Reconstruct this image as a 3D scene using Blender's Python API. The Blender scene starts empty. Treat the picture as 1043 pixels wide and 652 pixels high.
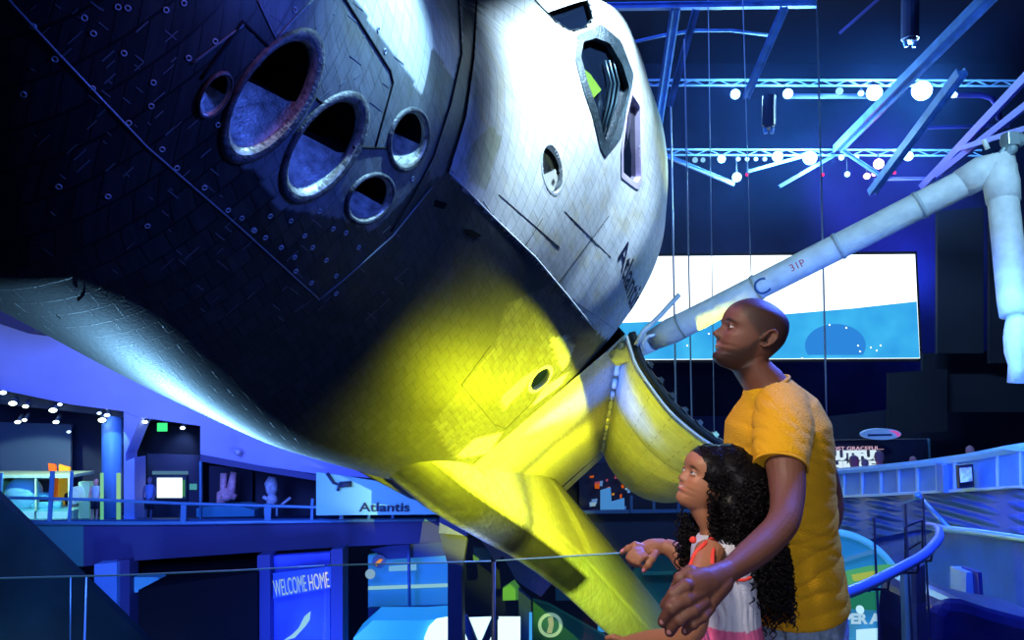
import bpy, bmesh, math, random
import numpy as np
from mathutils import Vector, Matrix, noise
from mathutils.bvhtree import BVHTree
random.seed(7); np.random.seed(7)
S = bpy.context.scene
COL = S.collection
PI = math.pi
# ------------------------------------------------------------------ camera
F = 800.0; CX = 521.5; CY = 326.0
EYE = Vector((0, 0, 1.49)); PITCH = math.radians(5.7)
RT = Vector((1, 0, 0)); FW = Vector((0, math.cos(PITCH), math.sin(PITCH))); UP = Vector((0, -math.sin(PITCH), math.cos(PITCH)))
cam = bpy.data.cameras.new('camera'); cam_o = bpy.data.objects.new('camera', cam); COL.objects.link(cam_o)
cam.sensor_width = 36; cam.lens = F / 1043 * 36; cam.clip_end = 300; cam.clip_start = 0.05
cam_o.matrix_world = Matrix.Translation(EYE) @ Matrix((RT, UP, -FW)).transposed().to_4x4()
S.camera = cam_o

def ray(px, py):
    return FW + RT * ((px - CX) / F) - UP * ((py - CY) / F)
def W(px, py, d):            # point seen at a pixel, d metres ahead
    return EYE + ray(px, py) * d
def WY(px, py, Y):           # point on the upright plane y = Y
    r = ray(px, py); return EYE + r * (Y / r.y)
def WZ(px, py, Z):
    r = ray(px, py); return EYE + r * ((Z - EYE.z) / r.z)
def pix(p):
    v = Vector(p) - EYE; d = v.dot(FW)
    return CX + F * v.dot(RT) / d, CY - F * v.dot(UP) / d, d

# ------------------------------------------------------------------ materials
_mats = {}
def mat(name, col=(.5, .5, .5), rough=.5, metal=0., emit=None, estr=0., spec=.5, alpha=None, noise_amt=0., nscale=8., bump=0., bscale=40., coat=0., trans=0.):
    if name in _mats: return _mats[name]
    if max(col) < .031 and spec == .5 and 'bulk' not in name: spec = .12
    m = bpy.data.materials.new(name); m.use_nodes = True; nt = m.node_tree; b = nt.nodes['Principled BSDF']
    b.inputs['Base Color'].default_value = (*col, 1); b.inputs['Roughness'].default_value = rough; b.inputs['Metallic'].default_value = metal
    b.inputs['Specular IOR Level'].default_value = spec
    b.inputs['Coat Weight'].default_value = coat
    b.inputs['Transmission Weight'].default_value = trans
    if emit: b.inputs['Emission Color'].default_value = (*emit, 1); b.inputs['Emission Strength'].default_value = estr
    if alpha is not None: b.inputs['Alpha'].default_value = alpha
    if noise_amt or bump:
        tc = nt.nodes.new('ShaderNodeTexCoord')
    if noise_amt:
        n = nt.nodes.new('ShaderNodeTexNoise'); n.inputs['Scale'].default_value = nscale; n.inputs['Detail'].default_value = 6
        nt.links.new(tc.outputs['Object'], n.inputs['Vector'])
        r = nt.nodes.new('ShaderNodeMapRange'); r.inputs['From Min'].default_value = .3; r.inputs['From Max'].default_value = .7
        r.inputs['To Min'].default_value = 1 - noise_amt; r.inputs['To Max'].default_value = 1 + noise_amt
        nt.links.new(n.outputs['Fac'], r.inputs['Value'])
        mx = nt.nodes.new('ShaderNodeVectorMath'); mx.operation = 'SCALE'; mx.inputs[0].default_value = col
        nt.links.new(r.outputs['Result'], mx.inputs['Scale']); nt.links.new(mx.outputs['Vector'], b.inputs['Base Color'])
    if bump:
        n2 = nt.nodes.new('ShaderNodeTexNoise'); n2.inputs['Scale'].default_value = bscale; n2.inputs['Detail'].default_value = 4
        nt.links.new(tc.outputs['Object'], n2.inputs['Vector'])
        bp = nt.nodes.new('ShaderNodeBump'); bp.inputs['Strength'].default_value = bump; bp.inputs['Distance'].default_value = .02
        nt.links.new(n2.outputs['Fac'], bp.inputs['Height']); nt.links.new(bp.outputs['Normal'], b.inputs['Normal'])
    _mats[name] = m; return m
def emat(name, col, s):
    if name in _mats: return _mats[name]
    m = bpy.data.materials.new(name); m.use_nodes = True; nt = m.node_tree; nt.nodes.clear()
    e = nt.nodes.new('ShaderNodeEmission'); o = nt.nodes.new('ShaderNodeOutputMaterial')
    e.inputs['Color'].default_value = (*col, 1); e.inputs['Strength'].default_value = s
    nt.links.new(e.outputs[0], o.inputs['Surface']); _mats[name] = m; return m
def glass(name, tint=(.6, .8, 1), mixf=.9, rough=.02):
    if name in _mats: return _mats[name]
    m = bpy.data.materials.new(name); m.use_nodes = True; nt = m.node_tree; nt.nodes.clear()
    t = nt.nodes.new('ShaderNodeBsdfTransparent'); t.inputs['Color'].default_value = (*tint, 1)
    g = nt.nodes.new('ShaderNodeBsdfGlossy'); g.inputs['Roughness'].default_value = rough
    lw = nt.nodes.new('ShaderNodeLayerWeight'); pw = nt.nodes.new('ShaderNodeMath'); pw.operation = 'POWER'; pw.inputs[1].default_value = 4; nt.links.new(lw.outputs['Facing'], pw.inputs[0]); fr = nt.nodes.new('ShaderNodeMath'); fr.operation = 'MULTIPLY_ADD'; fr.inputs[1].default_value = .35; fr.inputs[2].default_value = .025; nt.links.new(pw.outputs[0], fr.inputs[0])
    mx = nt.nodes.new('ShaderNodeMixShader'); o = nt.nodes.new('ShaderNodeOutputMaterial')
    nt.links.new(fr.outputs[0], mx.inputs[0]); nt.links.new(t.outputs[0], mx.inputs[1]); nt.links.new(g.outputs[0], mx.inputs[2]); nt.links.new(mx.outputs[0], o.inputs['Surface'])
    _mats[name] = m; return m

# ------------------------------------------------------------------ object helpers
def link(name, me, m=None, parent=None, label=None, cat=None, group=None, kind=None, smooth=False):
    o = bpy.data.objects.new(name, me); COL.objects.link(o)
    if m is not None:
        for q in (m if isinstance(m, (list, tuple)) else [m]): me.materials.append(q)
    if parent is not None: o.parent = parent
    if smooth and len(me.polygons): me.polygons.foreach_set('use_smooth', [True] * len(me.polygons))
    return tag(o, label, cat, group, kind)
def tag(o, label=None, cat=None, group=None, kind=None):
    if label: o['label'] = label
    if cat: o['category'] = cat
    if group: o['group'] = group
    if kind: o['kind'] = kind
    return o
def rootm(o):
    while o.parent is not None: o = o.parent
    return o.matrix_basis
def empty(name, label=None, cat=None, group=None, kind=None, loc=None):
    o = bpy.data.objects.new(name, None); COL.objects.link(o); o.empty_display_size = .2
    if loc is not None: o.location = loc
    return tag(o, label, cat, group, kind)
def mesh(name, vs, fs, sharp=False):
    me = bpy.data.meshes.new(name); me.from_pydata([tuple(v) for v in vs], [], fs); me.update(); return me
def fixn(me):
    bm = bmesh.new(); bm.from_mesh(me); bmesh.ops.recalc_face_normals(bm, faces=bm.faces); bm.to_mesh(me); bm.free(); return me
class MB:
    """collects shapes into one mesh, in world space (or local to a parent Empty's matrix)"""
    def __init__(s): s.v = []; s.f = []
    def add(s, vs, fs):
        k = len(s.v); s.v += [tuple(v) for v in vs]; s.f += [tuple(i + k for i in f) for f in fs]; return s
    def prism(s, pts, off):                    # closed polygon pts (world), thickness vector off
        n = len(pts); vs = [Vector(p) for p in pts] + [Vector(p) + Vector(off) for p in pts]
        fs = [tuple(range(n)), tuple(range(2 * n - 1, n - 1, -1))] + [(i, (i + 1) % n, n + (i + 1) % n, n + i) for i in range(n)]
        return s.add(vs, fs)
    def pp(s, pxs, Y, th):                     # upright prism through pixel outline on plane y = Y
        return s.prism([WY(x, y, Y) for x, y in pxs], (0, th, 0))
    def tube(s, pts, r, n=10, cap=True, ry=None, up=None):
        pts = [Vector(p) for p in pts]; m = len(pts)
        rs = r if isinstance(r, (list, tuple)) else [r] * m
        rys = rs if ry is None else (ry if isinstance(ry, (list, tuple)) else [ry] * m)
        vs = []; fs = []; a = None
        for i, p in enumerate(pts):
            t = (pts[min(i + 1, m - 1)] - pts[max(i - 1, 0)]).normalized()
            if a is None:
                a = (Vector(up) if up is not None else (Vector((0, 0, 1)) if abs(t.z) < .9 else Vector((0, 1, 0))))
            a = (a - t * a.dot(t)).normalized(); b = t.cross(a)
            for k in range(n):
                q = 2 * PI * k / n; vs.append(p + a * math.cos(q) * rs[i] + b * math.sin(q) * rys[i])
        for i in range(m - 1):
            for k in range(n):
                fs.append((i * n + k, i * n + (k + 1) % n, (i + 1) * n + (k + 1) % n, (i + 1) * n + k))
        if cap: fs += [tuple(range(n - 1, -1, -1)), tuple((m - 1) * n + k for k in range(n))]
        return s.add(vs, fs)
    def bar(s, a, b, w, h=None, up=(0, 0, 1)):
        a = Vector(a); b = Vector(b); h = h or w; t = (b - a).normalized(); u = Vector(up)
        if abs(t.dot(u)) > .95: u = Vector((0, 1, 0))
        u = (u - t * u.dot(t)).normalized(); v = t.cross(u)
        vs = [p + u * (i * h / 2) + v * (j * w / 2) for p in (a, b) for i, j in ((-1, -1), (-1, 1), (1, 1), (1, -1))]
        return s.add(vs, [(0, 1, 2, 3), (7, 6, 5, 4), (0, 4, 5, 1), (1, 5, 6, 2), (2, 6, 7, 3), (3, 7, 4, 0)])
    def box(s, c, d):
        x, y, z = c; a, b, e = d[0] / 2, d[1] / 2, d[2] / 2
        vs = [(x + i * a, y + j * b, z + k * e) for i in (-1, 1) for j in (-1, 1) for k in (-1, 1)]
        return s.add(vs, [(0, 1, 3, 2), (4, 6, 7, 5), (0, 4, 5, 1), (2, 3, 7, 6), (0, 2, 6, 4), (1, 5, 7, 3)])
    def ball(s, c, r, n=12, m=8, M=None):
        c = Vector(c); r = Vector(r) if isinstance(r, (tuple, list, Vector)) else Vector((r, r, r))
        vs = []; fs = []
        for i in range(1, m):
            t = PI * i / m
            for k in range(n):
                q = 2 * PI * k / n; v = Vector((r.x * math.sin(t) * math.cos(q), r.y * math.sin(t) * math.sin(q), r.z * math.cos(t)))
                vs.append(c + (M @ v if M else v))
        a = len(vs); v = Vector((0, 0, r.z)); vs += [c + (M @ v if M else v), c - (M @ v if M else v)]
        for i in range(m - 2):
            for k in range(n): fs.append((i * n + k, i * n + (k + 1) % n, (i + 1) * n + (k + 1) % n, (i + 1) * n + k))
        for k in range(n): fs += [(a, (k + 1) % n, k), (a + 1, (m - 2) * n + k, (m - 2) * n + (k + 1) % n)]
        return s.add(vs, fs)
    def build(s, name, m, parent=None, smooth=False, bevel=0, **kw):
        me = mesh(name, s.v, s.f)
        if parent is not None:
            me.transform(rootm(parent).inverted())
        fixn(me)
        o = link(name, me, m, parent, smooth=smooth, **kw)
        if bevel:
            b = o.modifiers.new('bevel', 'BEVEL'); b.width = bevel; b.segments = 2; b.limit_method = 'ANGLE'
        return o
def text_obj(txt, size, depth, m, name, parent=None, mw=None, bold=0., sx=1., **kw):
    c = bpy.data.curves.new(name, 'FONT'); c.body = txt; c.size = size; c.extrude = depth; c.offset = bold; c.align_x = 'LEFT'
    t = bpy.data.objects.new(name, c); COL.objects.link(t)
    dg = bpy.context.evaluated_depsgraph_get(); me = bpy.data.meshes.new_from_object(t.evaluated_get(dg))
    bpy.data.objects.remove(t); bpy.data.curves.remove(c)
    if sx != 1.: me.transform(Matrix.Diagonal((sx, 1, 1, 1)))
    if mw is not None: me.transform(mw)
    if parent is not None: me.transform(rootm(parent).inverted())
    me.materials.clear()
    return link(name, me, m, parent, **kw)
def frame(o, x, y):            # matrix with x axis, y axis, at o
    x = Vector(x).normalized(); y = Vector(y); y = (y - x * y.dot(x)).normalized(); z = x.cross(y)
    return Matrix.Translation(Vector(o)) @ Matrix((x, y, z)).transposed().to_4x4()
def text_px(txt, p0, p1, Y, hpx, m, name, parent=None, depth=.02, bold=0., **kw):
    """upright lettering on plane y=Y running from pixel p0 (baseline left) to p1, hpx tall"""
    a = WY(*p0, Y); b = WY(*p1, Y); h = (WY(p0[0], p0[1] - hpx, Y) - a).length
    o = text_obj(txt, h / .7, depth, m, name, None, None, bold)
    w = max(v.co.x for v in o.data.vertices); o.data.transform(Matrix.Diagonal(((b - a).length / w, 1, 1, 1)))
    o.data.transform(frame(a, b - a, (0, 0, 1)))
    if parent is not None: o.data.transform(rootm(parent).inverted()); o.parent = parent
    return tag(o, **kw)
def light(kind, loc, col, power, name, size=.1, target=None, ang=None, blend=.2, direc=None, sizey=None):
    l = bpy.data.lights.new(name, kind); l.color = col; l.energy = power
    if kind == 'AREA':
        l.size = size
        if sizey: l.shape = 'RECTANGLE'; l.size_y = sizey
    else: l.shadow_soft_size = size
    if kind == 'SPOT': l.spot_size = ang; l.spot_blend = blend
    o = bpy.data.objects.new(name, l); COL.objects.link(o); o.location = loc
    d = Vector(direc) if direc is not None else (Vector(target) - Vector(loc) if target is not None else None)
    if d is not None: o.rotation_euler = d.to_track_quat('-Z', 'Y').to_euler()
    return o
# ================================================================== THE ORBITER
# Built in its own frame: x aft, y starboard, z up, metres; stations taken in inches as on the real vehicle.
IN = .0254
_a = np.array([600 - CX, 533 - CY, F]); _a /= np.linalg.norm(_a)
_al = math.radians(50); _y = np.array([math.cos(_al), math.sin(_al), 0]); _y -= _a * (_y @ _a); _y /= np.linalg.norm(_y)
_z = np.cross(_a, _y); _z = -_z if _z[1] > 0 else _z
def c2w(v): return RT * float(v[0]) - UP * float(v[1]) + FW * float(v[2])
OA, OP, OZ = c2w(_a), c2w(_y), c2w(_z)           # aft, port, up directions in the hall
ORG = EYE - (OA * 141 + OP * 170 + OZ * 330) * IN
OM = Matrix.Translation(ORG) @ Matrix((OA, -OP, OZ)).transposed().to_4x4()
orb = empty('space_shuttle_orbiter', 'huge black and white space shuttle orbiter hanging tilted overhead, lit yellow below', 'space shuttle')
orb.matrix_basis = OM
bpy.context.view_layer.update()
def O(X, Y, Z): return ORG + (OA * X + OP * Y + OZ * Z) * IN      # inches, Y positive to port
def toO(p):
    v = (Vector(p) - ORG) / IN; return v.dot(OA), v.dot(OP), v.dot(OZ)

KEYS = [  # X: zbot, ztop, halfwidth, zmid, lower exp, upper exp
 (236, 336, 344, 3, 340, 2, 2), (241, 322, 356, 22, 339, 2, 2), (250, 297, 366, 37, 335, 2.1, 2), (270, 271, 378, 50, 328, 2.3, 2),
 (300, 246, 389, 61, 318, 2.6, 2), (340, 246, 400, 69, 305, 2.9, 2), (378, 248, 411, 75, 298, 3.6, 2), (420, 251, 436, 85, 300, 4.3, 1.95),
 (450, 256, 483, 93, 308, 5, 1.7), (480, 260, 501, 99.5, 320, 5.6, 1.62), (500, 262, 505, 102.5, 325, 6, 1.8), (525, 264, 505, 104.5, 330, 6.5, 2.25),
 (578, 266, 502, 106, 335, 7, 2.6)]
KX = np.array([k[0] for k in KEYS], float); KV = np.array([k[1:] for k in KEYS], float)
def pchip(x, X, V):
    h = np.diff(X); d = np.diff(V, axis=0) / h[:, None]; m = np.zeros_like(V); m[0] = d[0]; m[-1] = d[-1]
    for i in range(1, len(X) - 1):
        ok = d[i - 1] * d[i] > 0; w1 = 2 * h[i] + h[i - 1]; w2 = h[i] + 2 * h[i - 1]
        with np.errstate(all='ignore'): q = (w1 + w2) / (w1 / d[i - 1] + w2 / d[i])
        m[i] = np.where(ok, q, 0)
    i = min(max(np.searchsorted(X, x) - 1, 0), len(X) - 2); t = (x - X[i]) / h[i]
    return (2*t**3 - 3*t**2 + 1) * V[i] + (t**3 - 2*t**2 + t) * h[i] * m[i] + (-2*t**3 + 3*t**2) * V[i+1] + (t**3 - t**2) * h[i] * m[i+1]
def section(X, n):             # half section, belly centre to top centre, n points evenly spread by length
    zb, zt, hw, zm, pl, pu = pchip(X, KX, KV)
    q = np.linspace(0, PI / 2, 200)
    yl = hw * np.sin(q) ** (2 / pl); zl = zm - (zm - zb) * np.cos(q) ** (2 / pl)
    yu = hw * np.cos(q) ** (2 / pu); zu = zm + (zt - zm) * np.sin(q) ** (2 / pu)
    y = np.concatenate([yl, yu[1:]]); z = np.concatenate([zl, zu[1:]])
    s = np.concatenate([[0], np.cumsum(np.hypot(np.diff(y), np.diff(z)))]); u = np.linspace(0, s[-1], n)
    return np.interp(u, s, y), np.interp(u, s, z), u
def inpoly(x, y, P):
    c = False; j = len(P) - 1
    for i in range(len(P)):
        if (P[i][1] > y) != (P[j][1] > y) and x < (P[j][0] - P[i][0]) * (y - P[i][1]) / (P[j][1] - P[i][1]) + P[i][0]: c = not c
        j = i
    return c
def ell(cx, cy, a, b, ang, n=40):      # ellipse in pixels; a along ang (degrees, y down)
    t = math.radians(ang); r = []
    for k in range(n):
        q = 2 * PI * k / n; u, v = a * math.cos(q), b * math.sin(q)
        r.append((cx + u * math.cos(t) - v * math.sin(t), cy + u * math.sin(t) + v * math.cos(t)))
    return r
# outlines of features on the port side (traced, then laid on the hull surface)
THR = [  # centre, outer semi axes, angle, inner scale, big?
 (277, 98, 80, 37, -57), (330, 150, 66, 33, -56), (415.5, 142, 34, 21, -78), (376, 202, 30, 22, -50), (218.5, 96, 27, 14, -60)]
W1 = [(643, 96), (651, 108), (652, 180), (648, 187), (634, 176), (634, 152), (638, 118)]
W2 = [(594, 43), (606, 39), (620, 44), (633, 66), (640, 88), (634, 112), (622, 142), (615, 143), (608, 112), (598, 85), (591, 58)]
W3 = [(541, -4), (596, -6), (603, 18), (594, 29), (580, 31), (566, 22), (552, 8)]
HATCHW = ell(550, 386, 13.5, 6.5, -50, 24)
STAR = ell(562.5, 172, 25, 10, 82, 28)
V1 = [(471, 233), (481, 234), (491, 240), (484, 243), (474, 239)]
V0 = [(443, 203), (455, 207), (452, 213), (441, 210)]
HOLES = [ell(cx, cy, a * .91, b * .91, g) for cx, cy, a, b, g in THR] + [[(sum(p[0] for p in Q) / len(Q) * (1 - k) + x * k, sum(p[1] for p in Q) / len(Q) * (1 - k) + y * k) for x, y in Q] for Q, k in ((W1, 1.02), (W2, 1.06), (W3, 1.06), (HATCHW, 1.08), (STAR, 1.02))]
# albedo zones
P_WHITE = [(487, -400), (487, 0), (483, 60), (475, 115), (458, 172), (462, 182), (500, 219), (545, 262), (577, 300), (606, 336), (622, 350), (800, 350), (800, -400)]
P_WEDGE1 = [(355, -60), (362, 0), (430, 96), (436, 70), (441, 46), (462, 82), (471, 40), (470, -60)]
P_RING = [(466, -80), (470, 0), (470, 55), (459, 105), (441, 160), (436, 185), (452, 178), (470, 125), (481, 60), (486, 0), (484, -80)]
P_FRCS = [(255, -60), (262, 2), (281, 40), (262, 62), (232, 120), (232, 160), (262, 178), (284, 212), (310, 216), (345, 222), (380, 236), (410, 205), (440, 170), (459, 105), (470, 55), (470, -60)]
P_GRAY = [(560, 290), (600, 338), (640, 345), (640, 480), (598, 535), (560, 500), (470, 478), (440, 432), (470, 395), (505, 352), (515, 310)]
P_PALE1 = [(483, 447), (511, 441), (499, 461), (478, 466), (466, 464)]
P_PALE2 = [(532, 385), (546, 376), (533, 398), (520, 410), (514, 418), (510, 405)]
P_PALE3 = [(560, 345), (575, 342), (585, 352), (580, 368), (573, 378), (566, 362)]
P_HATCHP = [(556, 393), (578, 380), (572, 392), (548, 410), (541, 414)]
P_SW = [(583, 343), (598, 345), (606, 352), (590, 366), (579, 379), (583, 362)]
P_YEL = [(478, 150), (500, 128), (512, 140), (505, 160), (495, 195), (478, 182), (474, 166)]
BLK = (.022, .025, .028); WHT = (.82, .84, .86)
def hull():
    NP, NS = 190, 40
    Xs = np.concatenate([np.linspace(236, 262, 20), np.arange(263, 579, 1.0)])
    vs = []; uv = []; colr = []; pixs = []
    for X in Xs:
        yp, zp, up_ = section(X, NP); ys, zs, us = section(X, NS)
        row = [(X, -ys[k], zs[k], -us[k]) for k in range(NS - 1, 0, -1)] + [(X, yp[k], zp[k], up_[k]) for k in range(NP)]
        for x, y, z, u in row:
            p = O(x, y, z); a, b, d = pix(p); pixs.append((a, b))
            vs.append(p); uv.append((x / 12, u / 12))
            white = 1. if (z > 372 and x < 378 and x > 300 and y < 0) or (z > 352 and y < 0 and x > 378) else 0.
            c = WHT if white else BLK; tl = 1 - white
            if y >= 0 or (d > .5 and x < 480):
                if inpoly(a, b, P_WHITE):
                    c = WHT; tl = 0.
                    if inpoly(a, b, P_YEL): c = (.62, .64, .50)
                elif inpoly(a, b, P_WEDGE1): c = (.78, .80, .82); tl = 0.
                elif inpoly(a, b, P_RING): c = (.13, .13, .13); tl = .2
                elif inpoly(a, b, P_FRCS): c = (.15, .17, .18); tl = .35
                elif inpoly(a, b, P_PALE3): c = (.42, .46, .5); tl = .3
                elif inpoly(a, b, P_SW): c = BLK; tl = .3
                elif inpoly(a, b, P_GRAY):
                    c = (.085, .088, .09); tl = .7
                    if inpoly(a, b, P_PALE1) or inpoly(a, b, P_PALE2): c = (.75, .76, .76); tl = .3
                    if inpoly(a, b, P_HATCHP): c = (1, 1, 1); tl = .0
                else:
                    # plain black tiles outside the traced zones
                    c = BLK
            colr.append((*c, tl))
    n = NP + NS - 1; fs = []
    for i in range(len(Xs) - 1):
        for k in range(n - 1):
            q = (i * n + k, i * n + k + 1, (i + 1) * n + k + 1, (i + 1) * n + k)
            if k > NS:
                a = sum(pixs[j][0] for j in q) / 4; b = sum(pixs[j][1] for j in q) / 4
                if any(inpoly(a, b, h) for h in HOLES): continue
            fs.append(q)
    allf = [(i * n + k, i * n + k + 1, (i + 1) * n + k + 1, (i + 1) * n + k) for i in range(len(Xs) - 1) for k in range(n - 1)]
    return vs, fs, allf, uv, colr
HV, HF, HALL, HUV, HC = hull()
BVH = BVHTree.FromPolygons([tuple(v) for v in HV], HALL)
def hit(px, py, off=0.):        # point on the hull under a pixel, lifted off metres along the outward normal
    r = ray(px, py).normalized(); p, nrm, i, d = BVH.ray_cast(EYE, r)
    if p is None: return None, None
    if nrm.dot(r) > 0: nrm = -nrm
    return p + nrm * off, nrm
for d in (1, -1): pass
# hull shader -------------------------------------------------------
def hull_mat():
    m = bpy.data.materials.new('orbiter_tiles'); m.use_nodes = True; nt = m.node_tree; N = nt.nodes; L = nt.links; b = N['Principled BSDF']
    at = N.new('ShaderNodeAttribute'); at.attribute_name = 'zone'
    uv = N.new('ShaderNodeUVMap'); uv.uv_map = 'UVMap'
    br = N.new('ShaderNodeTexBrick'); L.new(uv.outputs[0], br.inputs['Vector'])
    br.inputs['Color1'].default_value = (1, 1, 1, 1); br.inputs['Color2'].default_value = (.55, .55, .55, 1); br.inputs['Mortar'].default_value = (.12, .12, .12, 1)
    br.inputs['Scale'].default_value = 1; br.inputs['Brick Width'].default_value = .52; br.inputs['Row Height'].default_value = .5; br.inputs['Mortar Size'].default_value = .022; br.inputs['Bias'].default_value = .1
    br.offset = .5
    # turn rows so that courses run round the hull
    mp = N.new('ShaderNodeMapping'); mp.inputs['Rotation'].default_value = (0, 0, PI / 2); L.new(uv.outputs[0], mp.inputs['Vector']); L.new(mp.outputs[0], br.inputs['Vector'])
    # weathering streaks
    mp2 = N.new('ShaderNodeMapping'); mp2.inputs['Scale'].default_value = (.9, 3.0, 1); mp2.inputs['Rotation'].default_value = (0, 0, .35); L.new(uv.outputs[0], mp2.inputs['Vector'])
    n1 = N.new('ShaderNodeTexNoise'); n1.inputs['Scale'].default_value = 1.3; n1.inputs['Detail'].default_value = 9; n1.inputs['Roughness'].default_value = .65; L.new(mp2.outputs[0], n1.inputs['Vector'])
    n2 = N.new('ShaderNodeTexNoise'); n2.inputs['Scale'].default_value = 14; n2.inputs['Detail'].default_value = 5; L.new(uv.outputs[0], n2.inputs['Vector'])
    r1 = N.new('ShaderNodeMapRange'); r1.inputs['From Min'].default_value = .35; r1.inputs['From Max'].default_value = .7; r1.inputs['To Min'].default_value = .6; r1.inputs['To Max'].default_value = 1.7; L.new(n1.outputs['Fac'], r1.inputs['Value'])
    r2 = N.new('ShaderNodeMapRange'); r2.inputs['From Min'].default_value = .35; r2.inputs['From Max'].default_value = .68; r2.inputs['To Min'].default_value = .80; r2.inputs['To Max'].default_value = 1.06; L.new(n1.outputs['Fac'], r2.inputs['Value'])
    # dark tiles colour = zone * brick * noise ; white zone = zone * gentle noise
    bw = N.new('ShaderNodeRGBToBW'); L.new(br.outputs['Color'], bw.inputs[0])
    mul = N.new('ShaderNodeMath'); mul.operation = 'MULTIPLY'; L.new(bw.outputs[0], mul.inputs[0]); L.new(r1.outputs[0], mul.inputs[1])
    # white blanket quilting: fine rows
    wv = N.new('ShaderNodeTexBrick'); L.new(mp.outputs[0], wv.inputs['Vector']); wv.inputs['Scale'].default_value = 1; wv.inputs['Brick Width'].default_value = .9; wv.inputs['Row Height'].default_value = .42; wv.inputs['Mortar Size'].default_value = .010
    wv.inputs['Color1'].default_value = (1, 1, 1, 1); wv.inputs['Color2'].default_value = (.86, .88, .9, 1); wv.inputs['Mortar'].default_value = (.45, .47, .5, 1)
    bw2 = N.new('ShaderNodeRGBToBW'); L.new(wv.outputs['Color'], bw2.inputs[0])
    mulw = N.new('ShaderNodeMath'); mulw.operation = 'MULTIPLY'; L.new(bw2.outputs[0], mulw.inputs[0]); L.new(r2.outputs[0], mulw.inputs[1])
    mx = N.new('ShaderNodeMix'); mx.data_type = 'FLOAT'; L.new(at.outputs['Alpha'], mx.inputs[0]); L.new(mulw.outputs[0], mx.inputs[2]); L.new(mul.outputs[0], mx.inputs[3])
    sc = N.new('ShaderNodeVectorMath'); sc.operation = 'SCALE'; L.new(at.outputs['Color'], sc.inputs[0]); L.new(mx.outputs[0], sc.inputs['Scale'])
    # faint warm/green stains
    st = N.new('ShaderNodeTexNoise'); st.inputs['Scale'].default_value = .8; st.inputs['Detail'].default_value = 6; L.new(uv.outputs[0], st.inputs['Vector'])
    rs = N.new('ShaderNodeMapRange'); rs.inputs['From Min'].default_value = .52; rs.inputs['From Max'].default_value = .66; rs.inputs['To Max'].default_value = .55; L.new(st.outputs['Fac'], rs.inputs['Value'])
    mc = N.new('ShaderNodeMix'); mc.data_type = 'RGBA'; mc.blend_type = 'MULTIPLY'; mc.inputs[7].default_value = (1.0, .86, .55, 1)
    L.new(rs.outputs[0], mc.inputs[0]); L.new(sc.outputs[0], mc.inputs[6]); L.new(mc.outputs[2], b.inputs['Base Color'])
    ro = N.new('ShaderNodeMapRange'); ro.inputs['To Min'].default_value = .36; ro.inputs['To Max'].default_value = .62; L.new(n2.outputs['Fac'], ro.inputs['Value']); L.new(ro.outputs[0], b.inputs['Roughness'])
    # bump
    ad = N.new('ShaderNodeMath'); ad.operation = 'MULTIPLY_ADD'; L.new(n2.outputs['Fac'], ad.inputs[0]); ad.inputs[1].default_value = .25; L.new(bw.outputs[0], ad.inputs[2])
    bp = N.new('ShaderNodeBump'); bp.inputs['Strength'].default_value = .45; bp.inputs['Distance'].default_value = .008; L.new(ad.outputs[0], bp.inputs['Height']); L.new(bp.outputs[0], b.inputs['Normal'])
    return m
TILE = hull_mat()
def zoned(name, vs, fs, uv, col, m, parent):
    me = mesh(name, vs, fs); me.transform(rootm(parent).inverted())
    ul = me.uv_layers.new(name='UVMap'); li = np.zeros(len(me.loops), int); me.loops.foreach_get('vertex_index', li)
    ul.data.foreach_set('uv', np.array(uv, float)[li].ravel())
    at = me.color_attributes.new('zone', 'FLOAT_COLOR', 'POINT'); at.data.foreach_set('color', np.array(col, float).ravel())
    o = link(name, me, m, parent, smooth=True); return o
fus = zoned('forward_fuselage', HV, HF, HUV, HC, TILE, orb)
# closing bulkhead at the payload bay
yb, zb_, _ = section(578, 60)
MB().add([O(578, y, z) for y, z in zip(yb, zb_)] + [O(578, -y, z) for y, z in list(zip(yb, zb_))[::-1]], [tuple(range(120))]).build('payload_bay_bulkhead', mat('bulkhead_white', (.6, .6, .58), .7), orb)

# ---- mid fuselage, wings
def strip(name, secs, uvs, cols, m=TILE, closed=False):
    n = len(secs[0]); vs = [p for s in secs for p in s]; fs = []
    for i in range(len(secs) - 1):
        for k in range(n - 1 + (1 if closed else 0)):
            fs.append((i * n + k, i * n + (k + 1) % n, (i + 1) * n + (k + 1) % n, (i + 1) * n + k))
    return zoned(name, vs, fs, [u for s in uvs for u in s], [c for s in cols for c in s], m, orb)
side = [(-100, 414), (-88, 345), (-40, 322), (40, 322), (88, 345), (100, 414), (105.5, 414), (106, 400), (106, 380), (106, 360), (106, 340), (106, 320), (106, 300), (105, 285), (100, 272), (85, 266), (40, 266), (0, 266), (-60, 266), (-98, 270), (-106, 290), (-106, 414)]
secs, uvs, cols = [], [], []
for X in np.arange(576, 1310, 10):
    secs.append([O(X, y, z) for y, z in side]); u = [(X / 12, sum(math.dist(side[j], side[j + 1]) for j in range(k)) / 12) for k in range(len(side))]; uvs.append(u)
    cols.append([(.60, .60, .60, .25) if (z > 300 and abs(y) > 100) else ((.05, .05, .05, 1) if z < 290 else (.55, .55, .52, .1)) for y, z in side])
strip('mid_fuselage', secs, uvs, cols, closed=True)
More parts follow.
